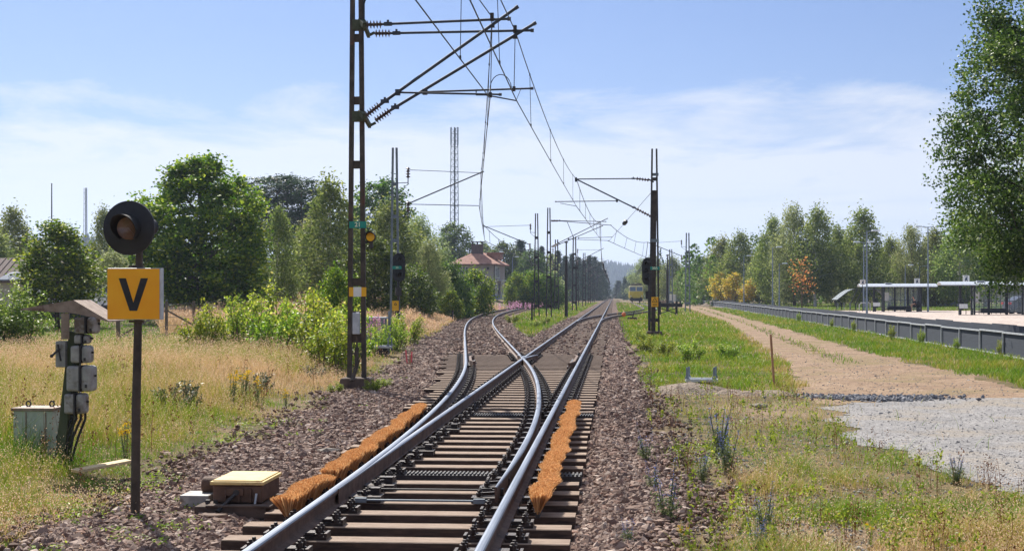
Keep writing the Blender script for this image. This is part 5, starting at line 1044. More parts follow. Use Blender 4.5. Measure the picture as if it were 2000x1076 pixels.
def hill(name, lab, px0, px1, d0, d1, ridge, n=60):
    V = []; m = 14
    for j in range(m):
        for i in range(n): px = px0 + (px1 - px0) * i / (n - 1); q = at(px, d0 + (d1 - d0) * j / (m - 1)); V.append((q.x, q.y, -2 + (ridge(px) + 2) * math.sin(math.pi * j / (m - 1)) ** .8 * (min(1, i / 8, (n - 1 - i) / 8)) ** .7))
    V = np.array(V); ii = (np.arange(m - 1)[:, None] * n + np.arange(n - 1)[None]).ravel(); f = np.stack([ii, ii + 1, ii + n + 1, ii + n], 1)
    tag(link(name, npmesh(name, V, [f], m_hill, smooth=True)), lab, 'hill', None, 'structure')
    k = rng.integers(0, len(V) - n - 1, 5200); u = rng.random((5200, 2)); P = V[k] + (V[k + 1] - V[k]) * u[:, :1] + (V[k + n] - V[k]) * u[:, 1:]
    h = rng.uniform(8, 15, 5200) * d0 / 1400; a = np.arange(5) * 1.2566
    v = np.concatenate([P[:, None, :] + np.stack([np.cos(a), np.sin(a), 0 * a], 1)[None] * (h * .24)[:, None, None], (P + np.stack([0 * h, 0 * h, h], 1))[:, None, :]], 1).reshape(-1, 3)
    B = np.arange(5200)[:, None] * 6; f = np.concatenate([B + np.array([i, (i + 1) % 5, 5]) for i in range(5)]); tag(link('forest', npmesh('forest', v, [f], l_spruce, np.tile(rng.random(5200), 5))), 'conifer forest covering the ' + lab, 'forest', None, 'stuff')
m_hill = M('forest_floor', S(54, 70, 44), S(74, 90, 56), .02, .95)
hill('hill', 'long wooded ridge far off on the left', -900, 1000, 1150, 1750, lambda px: float(np.interp(px, [-900, 0, 150, 260, 500, 1000], [50, 48, 54, 50, 34, 16])))
hill('hill', 'blue wooded hill far beyond the vanishing rails', 1000, 1500, 2100, 2900, lambda px: float(np.interp(px, [1000, 1150, 1190, 1240, 1500], [30, 40, 42, 34, 20])) )
# ------------------------------------------------------------------ grey noise fence along the platform
m_fence = M('grey_fence_board', S(44, 52, 64), S(56, 64, 77), 3, .8, 0, 0, stretch=(.5, .5, 14), c3=S(40, 47, 58), th=.6)
fr = root('fence', (fence_x(60), 60, 0), 'long low grey board fence with pale top rail between the track and the bus stop', 'fence')
Yk = 27.0
while Yk < 330:
    st = 3.0 if Yk < 180 else 6.0
    a = Vector((float(fence_x(Yk)), Yk, 0)); c = Vector((float(fence_x(Yk + st)), Yk + st, 0)); t = (c - a).normalized(); nrm = Vector((-t.y, t.x, 0)) ; zb = float(height(a.x - .4, a.y)); j = random.uniform(-.02, .02)
    lo = Vector((0, 0, zb + .02)); off = fr.location.copy(); off.z = 0
    b = MB(); hp = .74 + j
    b.bar(a + t * .02 - off + Vector((0, 0, zb + hp / 2 + .02)), c - t * .02 - off + Vector((0, 0, zb + hp / 2 + .02)), .04, hp - .04)
    bo = b.build('board', m_fence, fr)
    b = MB(); p = a + nrm * .06 - off; b.bar(p + Vector((0, 0, zb - .1)), p + Vector((0, 0, zb + .74 + j)), .045); b.build('post', m_galv, fr)
    b = MB(); q = c + nrm * .06 - off
    for z, w in ((.75 + j, .05), (.06, .045)): b.bar(p + Vector((0, 0, zb + z)), q + Vector((0, 0, zb + z)), w, w)
    b.build('rail', m_galv, fr)
    b = MB(); p2 = a - nrm * .35 - off; q2 = c - nrm * .35 - off; b.bar(p2 + Vector((0, 0, zb + .78 + j)), q2 + Vector((0, 0, zb + .78 + j)), .03, .36)
    b.build('rear_board', m_fence, fr)
    Yk += st
# ------------------------------------------------------------------ bus shelters
m_sgrey = M('dark_shelter_steel', S(40, 44, 50), S(52, 56, 62), 5, .5, .2); m_sroof = M('pale_metal_roof', S(176, 184, 194), S(206, 212, 218), 3, .4, .4, stretch=(6, .5, 1))
m_glass = mglass('shelter_glass', (.55, .65, .68, 1), .16); m_gwin = mglass('window_glass', (.05, .07, .09, 1), 1.0, .03)
m_blueink = M('dark_blue_ink', S(40, 56, 84), S(52, 66, 92), 6, .6)
def shelter(px, d, base_py, L, lab, sign_x):
    p = at(px, d); p.z = zof(base_py, d); p.z = float(height(p.x, p.y)) + .012
    r = root('bus_shelter', p, lab, 'bus shelter', rz=rad(-4)); H = 2.35
    prof = [(-1.15, 2.28), (-.6, 2.44), (.1, 2.52), (.8, 2.46), (1.25, 2.32)]
    poly = prof + [(y, z - .07) for y, z in reversed(prof)]
    b = MB(); V = []; n = len(poly)
    for x in (-L / 2, L / 2): V += [(x, y, z) for y, z in poly]
    b.add(V, [tuple(range(n)), tuple(range(2 * n - 1, n - 1, -1))] + [(i, i + n, (i + 1) % n + n, (i + 1) % n) for i in range(n)]); rf = b.build('roof', m_sroof, r)
    b = MB(); b.box((-L * .12, -.3, 2.54), (.55, .4, .1)); b.build('roof_vent', m_galv, rf)
    b = MB()
    k = -L / 2 + .3
    while k < L / 2: b.bar((k, -1.0, 2.24), (k, 1.1, 2.26), .04, .07); k += .45
    b.build('rafters', m_sgrey, rf)
    xs = [-L * .29, -L * .18, -.02 * L, L * .15, L * .30]
    for x in xs:
        b = MB(); b.box((x, .55, 1.14), (.18, .12, 2.28)); b.build('post', m_sgrey, r)
    for x in (xs[1], xs[-1]):
        b = MB(); b.box((x, -.55, 1.14), (.13, .1, 2.28)); b.build('post', m_sgrey, r)
    for i in range(1, 4):
        x0, x1 = xs[i] + .1, xs[i + 1] - .1
        b = MB(); b.box(((x0 + x1) / 2, .55, 1.15), (x1 - x0, .012, 1.9)); g = b.build('glass_panel', m_glass, r)
        b = MB(); k = x0 + .1
        while k < x1: b.box((k, .57, 1.14), (.05, .04, 2.2)); k += .34
        b.box(((x0 + x1) / 2, .573, 2.1), (x1 - x0, .03, .06)); b.box(((x0 + x1) / 2, .573, .2), (x1 - x0, .03, .08)); b.box(((x0 + x1) / 2, .585, 1.02), (x1 - x0, .01, .07)); b.build('glazing_bar', m_sgrey, g)
    for x in (xs[1], xs[-1]):
        b = MB(); b.box((x, 0, 1.15), (.012, .9, 1.9)); b.build('glass_panel', m_glass, r)
    b = MB(); b.box((L * .02, .35, .3), (1.9, .4, .36)); b.build('bench_box', m_sgrey, r, bev=.02)
    b = MB(); b.box((xs[1] + .35, .47, 1.35), (.4, .03, .75)); b.build('timetable', m_white, r)
    return r
def stop_sign(px, py, d, w, h, lab, foot):
    p = at(px, d); p.z = float(height(p.x, p.y)); r = root('bus_stop_sign', p, lab, 'sign'); z = zof(py, d) - p.z
    b = MB(); b.tube([(0, .05, 0), (0, .05, z + h / 2)], .03, 8); b.build('pole', m_sgrey, r); b = MB(); b.box((0, 0, z), (w, .04, h)); pl = b.build('plate', m_white, r, bev=.01)
    b = MB(); b.box((0, -.024, z + h * .33), (w * .62, .006, h * .1)); b.box((0, -.024, z - h * .08), (w * .34, .006, h * .36)); b.box((w * .12, -.024, z + h * .16), (w * .2, .006, h * .1)); b.lathe([(0, 0), (.045, 0), (.045, .006), (0, .006)], (-.06, -.021, z - h * .32), (0, -1, 0), 10); b.lathe([(0, 0), (.045, 0), (.045, .006), (0, .006)], (.09, -.021, z - h * .32), (0, -1, 0), 10); b.build('bus_symbol', m_blueink, pl)
shelter(1752, 129, 607, 6.8, 'left bus shelter with dark posts, where a person sits', 0)
shelter(1938, 108, 616, 7.8, 'right bus shelter with dark posts, partly behind the poplar leaves', 0)
stop_sign(1685, 551, 128, .48, .46, 'small white bus stop sign on the lamp pole side, left of the left shelter', 0)
stop_sign(1791, 549, 131, .5, .5, 'white bus stop sign standing above the right end of the left shelter roof', 0)
stop_sign(1887, 544, 110, .5, .5, 'white bus stop sign standing above the left end of the right shelter roof', 0)
def litter_bin(px, d, lab):
    p = at(px, d); p.z = float(height(p.x, p.y)) + .012; r = root('litter_bin', p, lab, 'litter bin')
    MB().lathe([(0, .35), (.19, .35), (.21, 1.0), (.2, 1.02), (0, 1.02)], (0, 0, 0), (0, 0, 1), 16).build('bucket', m_black, r, smooth=True); MB().lathe([(0, 1.22), (.1, 1.21), (.22, 1.12), (.23, 1.08), (0, 1.08)], (0, 0, 0), (0, 0, 1), 16).build('lid', m_black, r, smooth=True)
    b = MB(); b.box((0, .2, .55), (.08, .06, 1.1)); b.build('stand', m_sgrey, r)
litter_bin(1711, 128, 'black domed litter bin at the left end of the left shelter'); litter_bin(1877, 107, 'black domed litter bin at the left end of the right shelter')
def table_bench(px, d, lab):
    p = at(px, d); p.z = float(height(p.x, p.y)) + .012; r = root('bench', p, lab, 'bench')
    b = MB(); b.box((.0, 0, .47), (1.3, .42, .05)); b.build('seat', m_sgrey, r, bev=.01); b = MB(); b.box((-.2, -.2, .66), (.6, .03, .34), Matrix.Rotation(rad(-18), 3, 'X')); b.build('backrest', m_white, r)
    for x in (-.45, .45): b = MB(); b.box((x, 0, .22), (.1, .3, .45)); b.build('leg', m_sgrey, r)
table_bench(1716, 126.5, 'bench with pale backrest beside the bin of the left shelter'); table_bench(1886, 105.8, 'bench with pale backrest beside the bin of the right shelter')
r = root('bench', at(1789, 127.2, float(height(*at(1789, 127.2).xy)) + .012), 'narrow dark bench the seated person sits on', 'bench')
b = MB(); b.box((0, 0, .43), (.75, .42, .05)); b.build('seat', m_sgrey, r, bev=.01); b = MB(); b.box((.12, 0, .21), (.12, .3, .41)); b.build('leg', m_sgrey, r); SEAT = r.location.copy()
# the seated person, looking left, forearms on the knees
m_skin = M('skin', S(206, 156, 128), S(218, 170, 142), 10, .6); m_shirt = M('dark_navy_cloth', S(34, 38, 50), S(46, 50, 62), 12, .9); m_shorts = M('black_shorts_cloth', S(40, 40, 44), S(52, 52, 56), 12, .9); m_hair = M('dark_hair', S(38, 30, 26), S(54, 42, 36), 30, .7); m_shoe = M('dark_shoe', S(46, 44, 46), S(64, 62, 62), 12, .7)
def skin(name, joints, edges, radii, mat, parent, sub=2, loc=None):
    me = bpy.data.meshes.new(name); me.from_pydata(joints, edges, []); me.materials.append(mat); o = link(name, me, parent, loc)
    md = o.modifiers.new('skin', 'SKIN'); md.use_smooth_shade = True
    for i, rr_ in enumerate(radii): me.skin_vertices[0].data[i].radius = (rr_, rr_) if not hasattr(rr_, '__len__') else rr_
    me.skin_vertices[0].data[0].use_root = True
    s = o.modifiers.new('sub', 'SUBSURF'); s.levels = s.render_levels = sub; return o
pr = root('person', (SEAT.x - .02, SEAT.y - .02, SEAT.z), 'person in dark shirt and shorts sitting on the bench at the left shelter, looking left', 'person')
J = [(0, 0, .54), (-.04, 0, .74), (-.10, 0, .98), (-.15, 0, 1.06), (-.19, 0, 1.14), (-.21, 0, 1.20)]; Rr = [(.13, .16), (.12, .15), (.11, .17), (.06, .06), (.05, .05), (.05, .05)]; E = [(0, 1), (1, 2), (2, 3), (3, 4), (4, 5)]
for s in (-1, 1):
    k = len(J); J += [(-.02, s * .1, .52), (-.42, s * .12, .54), (-.40, s * .12, .10), (-.41, s * .12, .05), (-.55, s * .13, .035)]; Rr += [.088, .062, .045, .04, .032]; E += [(0, k), (k, k + 1), (k + 1, k + 2), (k + 2, k + 3), (k + 3, k + 4)]
    k = len(J); J += [(-.10, s * .2, .96), (-.16, s * .24, .70), (-.38, s * .10, .66), (-.45, s * .07, .655)]; Rr += [.055, .045, .033, (.02, .035)]; E += [(2, k), (k, k + 1), (k + 1, k + 2), (k + 2, k + 3)]
skin('body', J, E, Rr, m_skin, pr, 2)
skin('head', [(-.22, 0, 1.2), (-.235, 0, 1.27), (-.23, 0, 1.34)], [(0, 1), (1, 2)], [(.07, .06), (.098, .078), (.08, .072)], m_skin, pr, 2)
hd = kids(pr)[-1]
b = MB(); b.prism([(-.02, -.02), (.02, -.02), (0, .035)], Matrix.Translation((-.325, 0, 1.26)) @ Matrix.Rotation(rad(-90), 4, 'Y') @ Matrix.Rotation(rad(90), 4, 'Z'), .028); b.box((-.325, 0, 1.215), (.012, .045, .01)); b.box((-.23, -.082, 1.27), (.03, .015, .05)); b.box((-.23, .082, 1.27), (.03, .015, .05)); b.build('face', m_skin, hd)
skin('hair', [(-.20, 0, 1.27), (-.20, 0, 1.33), (-.235, 0, 1.375)], [(0, 1), (1, 2)], [(.085, .083), (.1, .086), (.08, .07)], m_hair, pr, 2)
J = [(0, 0, .56), (-.04, 0, .74), (-.10, 0, .97), (-.14, 0, 1.05)]; E = [(0, 1), (1, 2), (2, 3)]; Rr = [(.15, .18), (.14, .17), (.125, .185), (.07, .075)]
for s in (-1, 1): k = len(J); J += [(-.10, s * .2, .96), (-.15, s * .235, .76)]; Rr += [.07, .06]; E += [(2, k), (k, k + 1)]
skin('shirt', J, E, Rr, m_shirt, pr, 2)
J = [(.0, 0, .53)]; E = []; Rr = [(.15, .17)]
for s in (-1, 1): k = len(J); J += [(-.03, s * .1, .525), (-.34, s * .12, .545)]; Rr += [.11, .085]; E += [(0, k), (k, k + 1)]
skin('shorts', J, E, Rr, m_shorts, pr, 2)
for s in (-1, 1):
    skin('shoe', [(-.39, s * .12, .05), (-.47, s * .125, .04), (-.56, s * .13, .035)], [(0, 1), (1, 2)], [.055, .048, .036], m_shoe, pr, 1)
    for f_ in range(4): skin('finger', [(-.46, s * (.055 + .018 * f_), .655), (-.50 - .006 * (f_ in (1, 2)), s * (.055 + .018 * f_), .648), (-.52, s * (.055 + .018 * f_), .625)], [(0, 1), (1, 2)], [.009, .008, .007], m_skin, pr, 1)
    skin('thumb', [(-.42, s * .05, .665), (-.45, s * .035, .66), (-.475, s * .035, .645)], [(0, 1), (1, 2)], [.011, .009, .008], m_skin, pr, 1)
def bag(px, d, s, lab, name):
    p = at(px, d); p.z = float(height(p.x, p.y)) + .012; r = root(name, p, lab, 'bag'); b = MB(); b.box((0, 0, .24 * s), (.42 * s, .3 * s, .48 * s), taper=.78); b.build('sack', m_black, r, bev=.07 * s); b = MB(); b.box((0, -.15 * s, .16 * s), (.28 * s, .08 * s, .2 * s)); b.build('pocket', m_black, r, bev=.03); b = MB(); b.tube([(-.1, 0, .47 * s), (0, 0, .56 * s), (.1, 0, .47 * s)], .014, 6); b.build('handle', m_black, r)
bag(1774.5, 126.9, 1.15, 'dark holdall on the ground in front of the seated person', 'bag')
p = at(1794, 127.3); r = root('backpack', (p.x, p.y, SEAT.z + .455), 'black backpack resting on the bench behind the seated person', 'bag'); b = MB(); b.box((0, 0, .27), (.32, .34, .54), taper=.8); b.build('sack', m_black, r, bev=.07); b = MB(); b.box((.14, 0, .18), (.12, .24, .25)); b.build('pocket', m_black, r, bev=.03)
# bicycle shelters with curved clear roofs
m_clear = mglass('curved_clear_sheet', (.75, .82, .88, 1), .45, .2)
def bike_shelter(px, d, W, lab, flip=1):
    p = at(px, d); p.z = float(height(p.x, p.y)); r = root('bicycle_shelter', p, lab, 'bicycle shelter'); V = []; n = 10
    pr_ = [(flip * (-1.25 + 2.5 * (i / n) ** .9), 1.05 + 1.05 * math.sin(math.pi * .5 * min(1, (i / n) * 1.45)) - .12 * max(0, i / n - .7) ** 2) for i in range(n + 1)]
    b = MB()
    for y in (-W / 2, W / 2): V += [(x, y, z) for x, z in pr_]
    b.add(V, [(i, i + 1, i + n + 2, i + n + 1) for i in range(n)]); o = b.build('roof_sheet', m_clear, r); s = o.modifiers.new('s', 'SOLIDIFY'); s.thickness = .02
    for y in np.linspace(-W / 2, W / 2, 4): b = MB(); b.tube([(x, y, z - .03) for x, z in pr_], .035, 6); b.build('hoop', m_sgrey, r)
    for y in (-W / 2 + .3, W / 2 - .3):
        for x in (-.75, .6): b = MB(); b.tube([(flip * x, y, 0), (flip * x, y, .6), (flip * (x + .65 * (1 if x > 0 else -.6)), y, 2.0 if x > 0 else 1.1)], .05, 6); b.build('leg', m_sgrey, r)
    b = MB()
    for x in (-.9, -.3, .3, .9): b.tube([(x, -.3, 0), (x, -.3, .7), (x, .3, .7), (x, .3, 0)], .02, 6)
    b.build('bike_hoops', m_galv, r)
bike_shelter(1654, 142, 3.6, 'curved clear roofed bicycle shelter, the left one'); bike_shelter(1716, 146, 3.6, 'curved clear roofed bicycle shelter half behind the left bus shelter', -1)
b = MB(); r = root('bike_hoop', at(1686, 127, float(height(*at(1686, 127).xy))), 'bent grey tube hoop at the foot of the twin lamp', 'bicycle stand'); MB().tube([(-.35, 0, 0), (-.35, 0, .6), (-.22, 0, .8), (.5, 0, .82), (.62, 0, .7), (.62, 0, 0)], .03, 8).build('tube', m_galv, r, smooth=True)
# lamps
m_lampgrey = M('lamp_post_grey', S(112, 126, 140), S(136, 148, 160), 4, .5, .3); m_lamphead = M('pale_lamp_head', S(190, 204, 214), S(214, 224, 230), 6, .3)
def lamp(px, d, top, lab, double=False, arm=.35):
    p = at(px, d); p.z = float(height(p.x, p.y)); r = root('street_lamp', p, lab, 'street lamp', 'lamps around the bus stop'); H = zof(top, d) - p.z
    MB().tube([(0, 0, -.1), (0, 0, 1.2), (0, 0, 1.25), (0, 0, H)], [.09, .085, .065, .05], 10).build('pole', m_lampgrey, r, smooth=True)
    for s in ((-1, 1) if double else (1,)):
        b = MB(); b.tube([(0, 0, H - .06), (s * arm, 0, H)], .035, 6); a_ = b.build('arm', m_lampgrey, r)
        b = MB(); b.box((s * (arm + .3), 0, H + .03), (.68, .3, .13), taper=.7); b.build('lamp_head', m_lamphead, r, bev=.04)
lamp(1453, 176, 500, 'slim street lamp nearest to the yellow autumn trees'); lamp(1509, 142, 483, 'slim street lamp standing left of a shorter one'); lamp(1522, 165, 515, 'shorter slim street lamp between two birches'); lamp(1693, 108, 451, 'tall single street lamp rising behind the fence'); lamp(1687, 136, 473, 'double headed street lamp right behind the tall single lamp', True); lamp(1812.5, 126, 443, 'tall double headed street lamp between the two bus shelters', True, .55); lamp(1768, 168, 518, 'dim street lamp behind the left bus shelter'); lamp(1796, 180, 520, 'second dim street lamp behind the left bus shelter roof end'); lamp(1001, 205, 502, 'pale street lamp right of the house corner'); lamp(224, 105, 458, 'pale street lamp peeping out under the round black lamp', False, .3)
# ------------------------------------------------------------------ house with tiled roof
m_render = M('grey_beige_render', S(150, 144, 138), S(166, 160, 154), .8, .9, 0, .1, 30); m_tile = M('red_roof_tile', S(146, 104, 88), S(172, 128, 110), 1.6, .85, 0, .5, 14, S(120, 86, 76), .56); m_brick = M('dark_chimney_brick', S(78, 62, 62), S(98, 80, 78), 6, .9); m_plinth = M('pale_plinth', S(130, 138, 150), S(150, 156, 166), 2, .9)
hr = root('house', at(924, 240, 1.0), 'two storey beige house with red hip roof and big chimney', 'house', rz=rad(-7))
W, D, Z = 7.3, 9.0, 6.0
b = MB(); b.box((0, D / 2, Z / 2), (W, D, Z)); b.build('wall', m_render, hr); b = MB(); b.box((0, D / 2, .35), (W + .06, D + .06, .9)); b.build('plinth', m_plinth, hr)
b = MB(); e = .7; rz_ = 2.25; V = [(-W / 2 - e, -e, Z - .05), (W / 2 + e, -e, Z - .05), (W / 2 + e, D + e, Z - .05), (-W / 2 - e, D + e, Z - .05), (-.2, D / 2 - 1.2, Z + rz_), (.2, D / 2 + 1.2, Z + rz_), (-W / 2 - e, -e, Z - .25), (W / 2 + e, -e, Z - .25), (W / 2 + e, D + e, Z - .25), (-W / 2 - e, D + e, Z - .25)]
b.add(V, [(0, 1, 4), (1, 2, 5, 4), (2, 3, 5), (3, 0, 4, 5), (0, 6, 7, 1), (1, 7, 8, 2), (2, 8, 9, 3), (3, 9, 6, 0), (6, 9, 8, 7)]); rf = b.build('roof', m_tile, hr)
b = MB(); b.box((.1, D / 2 - 1.6, Z + rz_ + .1), (1.9, .9, 2.0)); ch = b.build('chimney', m_brick, rf); b = MB(); b.box((.1, D / 2 - 1.6, Z + rz_ + 1.55), (2.1, 1.1, .12)); 
for x in (-.75, .1, .95): b.box((x, D / 2 - 1.6, Z + rz_ + 1.3), (.12, .8, .4))
b.build('chimney_cap', m_dark, ch)
b = MB(); b.box((2.6, D / 2 + 1.0, Z + 1.35), (2.4, 2.2, 1.1)); b.box((2.6, D / 2 + 1.0, Z + 1.95), (2.8, 2.6, .12)); b.build('dormer', m_tile, rf)
b = MB(); b.tube([(W / 2 + .02, -.02, 0), (W / 2 + .02, -.02, Z - .1)], .07, 6); b.bar((-W / 2 - e, -e - .06, Z - .12), (W / 2 + e, -e - .06, Z - .12), .1, .12); b.build('gutter', m_dark, hr)
def window(parent, c, w, h, axis, panes=2):
    b = MB(); T = (lambda u, v, o: (c[0] + u, c[1] - o, c[2] + v)) if axis == 'y' else (lambda u, v, o: (c[0] + o, c[1] + u, c[2] + v)); sz = (lambda a, bb, t: (a, t, bb)) if axis == 'y' else (lambda a, bb, t: (t, a, bb))
    for v in (-h / 2, h / 2): b.box(T(0, v, .02), sz(w + .1, .09, .08))
    for i in range(panes + 1): b.box(T(-w / 2 + w * i / panes, 0, .025), sz(.09, h - .09, .07))
    f = b.build('window', m_white, parent); b = MB(); b.box(T(0, 0, .0), sz(w, h, .05)); b.build('pane', m_gwin, f)
window(hr, (-1.6, 0, 4.9), 1.5, 1.2, 'y', 3); window(hr, (W / 2, 2.4, 4.6), 3.4, 1.9, 'x', 4); window(hr, (W / 2, 1.3, 1.9), 1.4, 2.2, 'x', 2); window(hr, (W / 2, 6.6, 1.9), 1.2, 2.2, 'x', 2)
b = MB(); b.box((W / 2 + .05, 4.0, 1.5), (.12, 1.1, 2.3)); dr = b.build('door', m_dark, hr); b = MB(); b.box((W / 2 + .14, 3.6, 1.4), (.06, .12, .05)); b.build('handle', m_galv, dr)
b = MB(); b.box((W / 2 + .5, 3.8, 3.2), (1.0, 3.6, .18)); b.build('porch_roof', m_galv, hr); b = MB(); b.box((2.6, -.1, 5.2), (.3, .25, .4)); b.build('lamp_box', m_dark, hr)
# lattice tower and thin masts
def lattice(px, d, ytop, w0, w1, lab, n, z0=1.0, antenna=True):
    p = at(px, d, z0); r = root('lattice_tower', p, lab, 'tower'); H = zof(ytop, d) - z0; legs = [(math.cos(a), math.sin(a)) for a in (rad(210), rad(330), rad(90))]
    wz = lambda t: (w0 + (w1 - w0) * t) * .62
    for lx, ly in legs: b = MB(); b.tube([(lx * wz(0), ly * wz(0), 0), (lx * wz(1), ly * wz(1), H)], .10, 5); b.build('leg', m_mastgrey, r)
    for i in range(n):
        b = MB(); t0, t1 = i / n, (i + 1) / n
        for k in range(3):
            a, c = legs[k], legs[(k + 1) % 3]; A = (a[0] * wz(t0), a[1] * wz(t0), H * t0); B = (c[0] * wz(t1), c[1] * wz(t1), H * t1); Cc = (c[0] * wz(t0), c[1] * wz(t0), H * t0); b.tube([A, B], .05, 4, False); b.tube([A, Cc], .045, 4, False)
        b.build('bracing', m_mastgrey, r)
    b = MB(); b.box((.0, -.2, H * .5), (.35, .08, H)); b.build('ladder', m_mastgrey, r)
    if antenna:
        for a in (rad(210), rad(330), rad(90)): b = MB(); b.box((math.cos(a) * .95, math.sin(a) * .95, H - 2.2), (.32, .25, 4.2)); b.build('antenna', m_lampgrey, r)
lattice(888, 340, 249, 2.0, 1.5, 'tall grey lattice radio tower rising behind the house', 26)
lattice(167.5, 620, 367, 1.9, 1.2, 'thin pale lattice mast far away on the left', 20, 1.0, False)
p = at(101, 130); r = root('flagpole', (p.x, p.y, float(height(p.x, p.y))), 'thin dark bare flagpole above the small maple', 'flagpole'); MB().tube([(0, 0, 0), (0, 0, zof(385, 130) - p.z)], [.09, .05], 8).build('pole', m_dark, r); MB().lathe([(0, -.1), (.08, 0), (0, .1)], (0, 0, zof(384, 130) - p.z), (0, 0, 1), 8).build('finial', m_dark, r)
# sheds and house at the left
m_brownroof = M('brown_tile_roof', S(78, 64, 62), S(104, 86, 82), 2.5, .85, 0, .6, 12); m_cream = M('cream_wall', S(196, 184, 160), S(210, 200, 178), 1, .9); m_corr = M('grey_corrugated_roof', S(66, 72, 84), S(96, 102, 112), .9, .9, 0, stretch=(6, .2, .2))
def hut(nm, px, d, W, D, zw, zr, lab, wall, roof, rz=0.0, base=None, cat='house'):
    p = at(px, d); p.z = float(height(p.x, p.y)) if base is None else base; r = root(nm, p, lab, cat, rz=rz)
    b = MB(); b.box((0, D / 2, zw / 2), (W, D, zw)); b.build('wall', wall, r)
    b = MB(); e = .5; b.add([(-W / 2 - e, -e, zw - .1), (W / 2 + e, -e, zw - .1), (W / 2 + e, D / 2, zr), (-W / 2 - e, D / 2, zr), (-W / 2 - e, D + e, zw - .1), (W / 2 + e, D + e, zw - .1), (-W / 2 - e, -e, zw - .24), (W / 2 + e, -e, zw - .24), (W / 2 + e, D + e, zw - .24), (-W / 2 - e, D + e, zw - .24)], [(0, 1, 2, 3), (3, 2, 5, 4), (6, 9, 8, 7), (0, 6, 7, 1), (5, 8, 9, 4), (1, 7, 8, 5, 2), (0, 3, 4, 9, 6)]); rf = b.build('roof', roof, r)
    b = MB()
    for k in range(int((W + 2 * e) / .5)): x = -W / 2 - e + .25 + k * .5; b.bar((x, -e, zw - .07), (x, D / 2, zr + .03), .07, .05)
    b.build('roof_ribs', roof, rf); return r
h1 = hut('brown_roofed_house', 10, 108, 9, 6, 2.2, 3.9, 'brown tiled house roof at the left edge behind the glossy bush', m_cream, m_brownroof)
window(h1, (2.4, 0, 1.3), 1.2, .9, 'y', 2)
h2 = hut('shed', 160, 88, 7.6, 3.0, .95, 1.85, 'low long shed with ribbed dark grey roof behind the small maple', m_dark, m_corr, cat='shed'); b = MB(); b.box((-1.2, -.03, .45), (.9, .05, .85)); b.build('door', m_mastgrey, h2)
h3 = hut('garden_shed', 342, 104, 1.5, 1.5, 2.3, 2.6, 'small blue white shed right of the V sign behind the big maple', m_plinth, m_white, cat='shed'); b = MB(); b.box((0, -.03, 1.0), (.8, .05, 1.9)); b.build('door', m_white, h3)
p = at(30, 86); r = root('parasol', (p.x, p.y, float(height(p.x, p.y))), 'pale blue grey garden parasol top behind the glossy bush at the left edge', 'parasol'); MB().lathe([(0, 2.95), (.5, 2.8), (1.1, 2.45), (1.12, 2.38), (.5, 2.7), (0, 2.86)], (0, 0, 0), (0, 0, 1), 8).build('canopy', m_plinth, r); MB().tube([(0, 0, 0), (0, 0, 2.9)], .03, 8).build('pole', m_galv, r)
# ------------------------------------------------------------------ old wire fence by the lawn
m_oldpost = M('old_fence_post', S(92, 84, 74), S(120, 110, 98), 6, .9, 0, .4, 40)
fp = [(232, 640, 44), (325, 652, 60), (378, 640, 66), (403, 634, 66), (446, 630, 80), (590, 628, 95), (610, 626, 100), (625, 624, 105)]
wr = root('wire_fence', at(325, 58), 'sagging wire netting fence on old posts along the lawn', 'fence'); tops = []
for px, py, d in fp:
    p = at(px, d); p.z = float(height(p.x, p.y)); b = MB(); h = 1.5; b.bar(p - wr.location + Vector((0, 0, -.1)), p - wr.location + Vector((random.uniform(-.04, .04), 0, h)), .1); b.build('post', m_oldpost, wr); tops.append(p - wr.location)
b = MB()
for A, B in zip(tops[:-1], tops[1:]):
    for z in (.15, .5, .85, 1.2, 1.42): span(b, A + Vector((0, 0, z)), B + Vector((0, 0, z)), .03, .008, 4)
    for k in range(1, 30): t = k / 30; q = A.lerp(B, t); b.tube([q + Vector((0, 0, .1)), q + Vector((0, 0, 1.4))], .004, 3, False)
b.build('netting', m_wire, wr)
b = MB(); A = tops[1]
for s in (-1, 1): b.bar(A + Vector((s * 1.9, s * .6, 0)), A + Vector((0, 0, 1.15)), .07)
b.build('brace', m_oldpost, wr)
p = at(735, 47); r = root('relay_cabinet', (p.x, p.y, float(height(p.x, p.y))), 'grey relay cabinet with pale lid behind the 21 mast', 'cabinet'); b = MB(); b.box((0, 0, .55), (.62, .5, 1.1)); b.build('body', m_mastgrey, r, bev=.01); b = MB(); b.box((0, 0, 1.13), (.7, .58, .06)); b.build('lid', m_galv, r); b = MB(); b.bar((.42, .1, 0), (.42, .1, 1.35), .08); b.build('side_post', m_mastgrey, r)
# ------------------------------------------------------------------ mast foundations waiting for masts, stakes, heaps
def footing(px, py, d, w, lab, zt):
    p = at(px, d); p.z = float(height(p.x, p.y)); r = root('mast_footing', p, lab, 'footing')
    b = MB(); b.box((.02, .1, zt * .45), (w * .62, w * .6, zt * 1.0)); b.build('block', m_black, r); b = MB(); b.box((0, 0, zt), (w, w * .75, .06)); b.box((0, -w * .2, zt + .04), (w * .9, .1, .03)); pl = b.build('top_plate', m_galv, r, bev=.006)
    for x in (-1, 1):
        for y in (-1, 1):
            b = MB(); b.tube([(x * w * .42 + y * .03, y * w * .26, zt - .1), (x * w * .42 + y * .03, y * w * .26, zt + .27)], .022, 8); b.lathe([(0, 0), (.045, 0), (.045, .05), (0, .05)], (x * w * .42 + y * .03, y * w * .26, zt + .03), (0, 0, 1), 6); b.build('anchor_bolt', m_mastgrey, r)
footing(1370, 738, 29.6, .66, 'galvanised mast footing with four bolts on a dirt heap right of the track', .17); footing(746, 690, 43.5, .58, 'galvanised mast footing with bolts behind the 21 mast', .3)
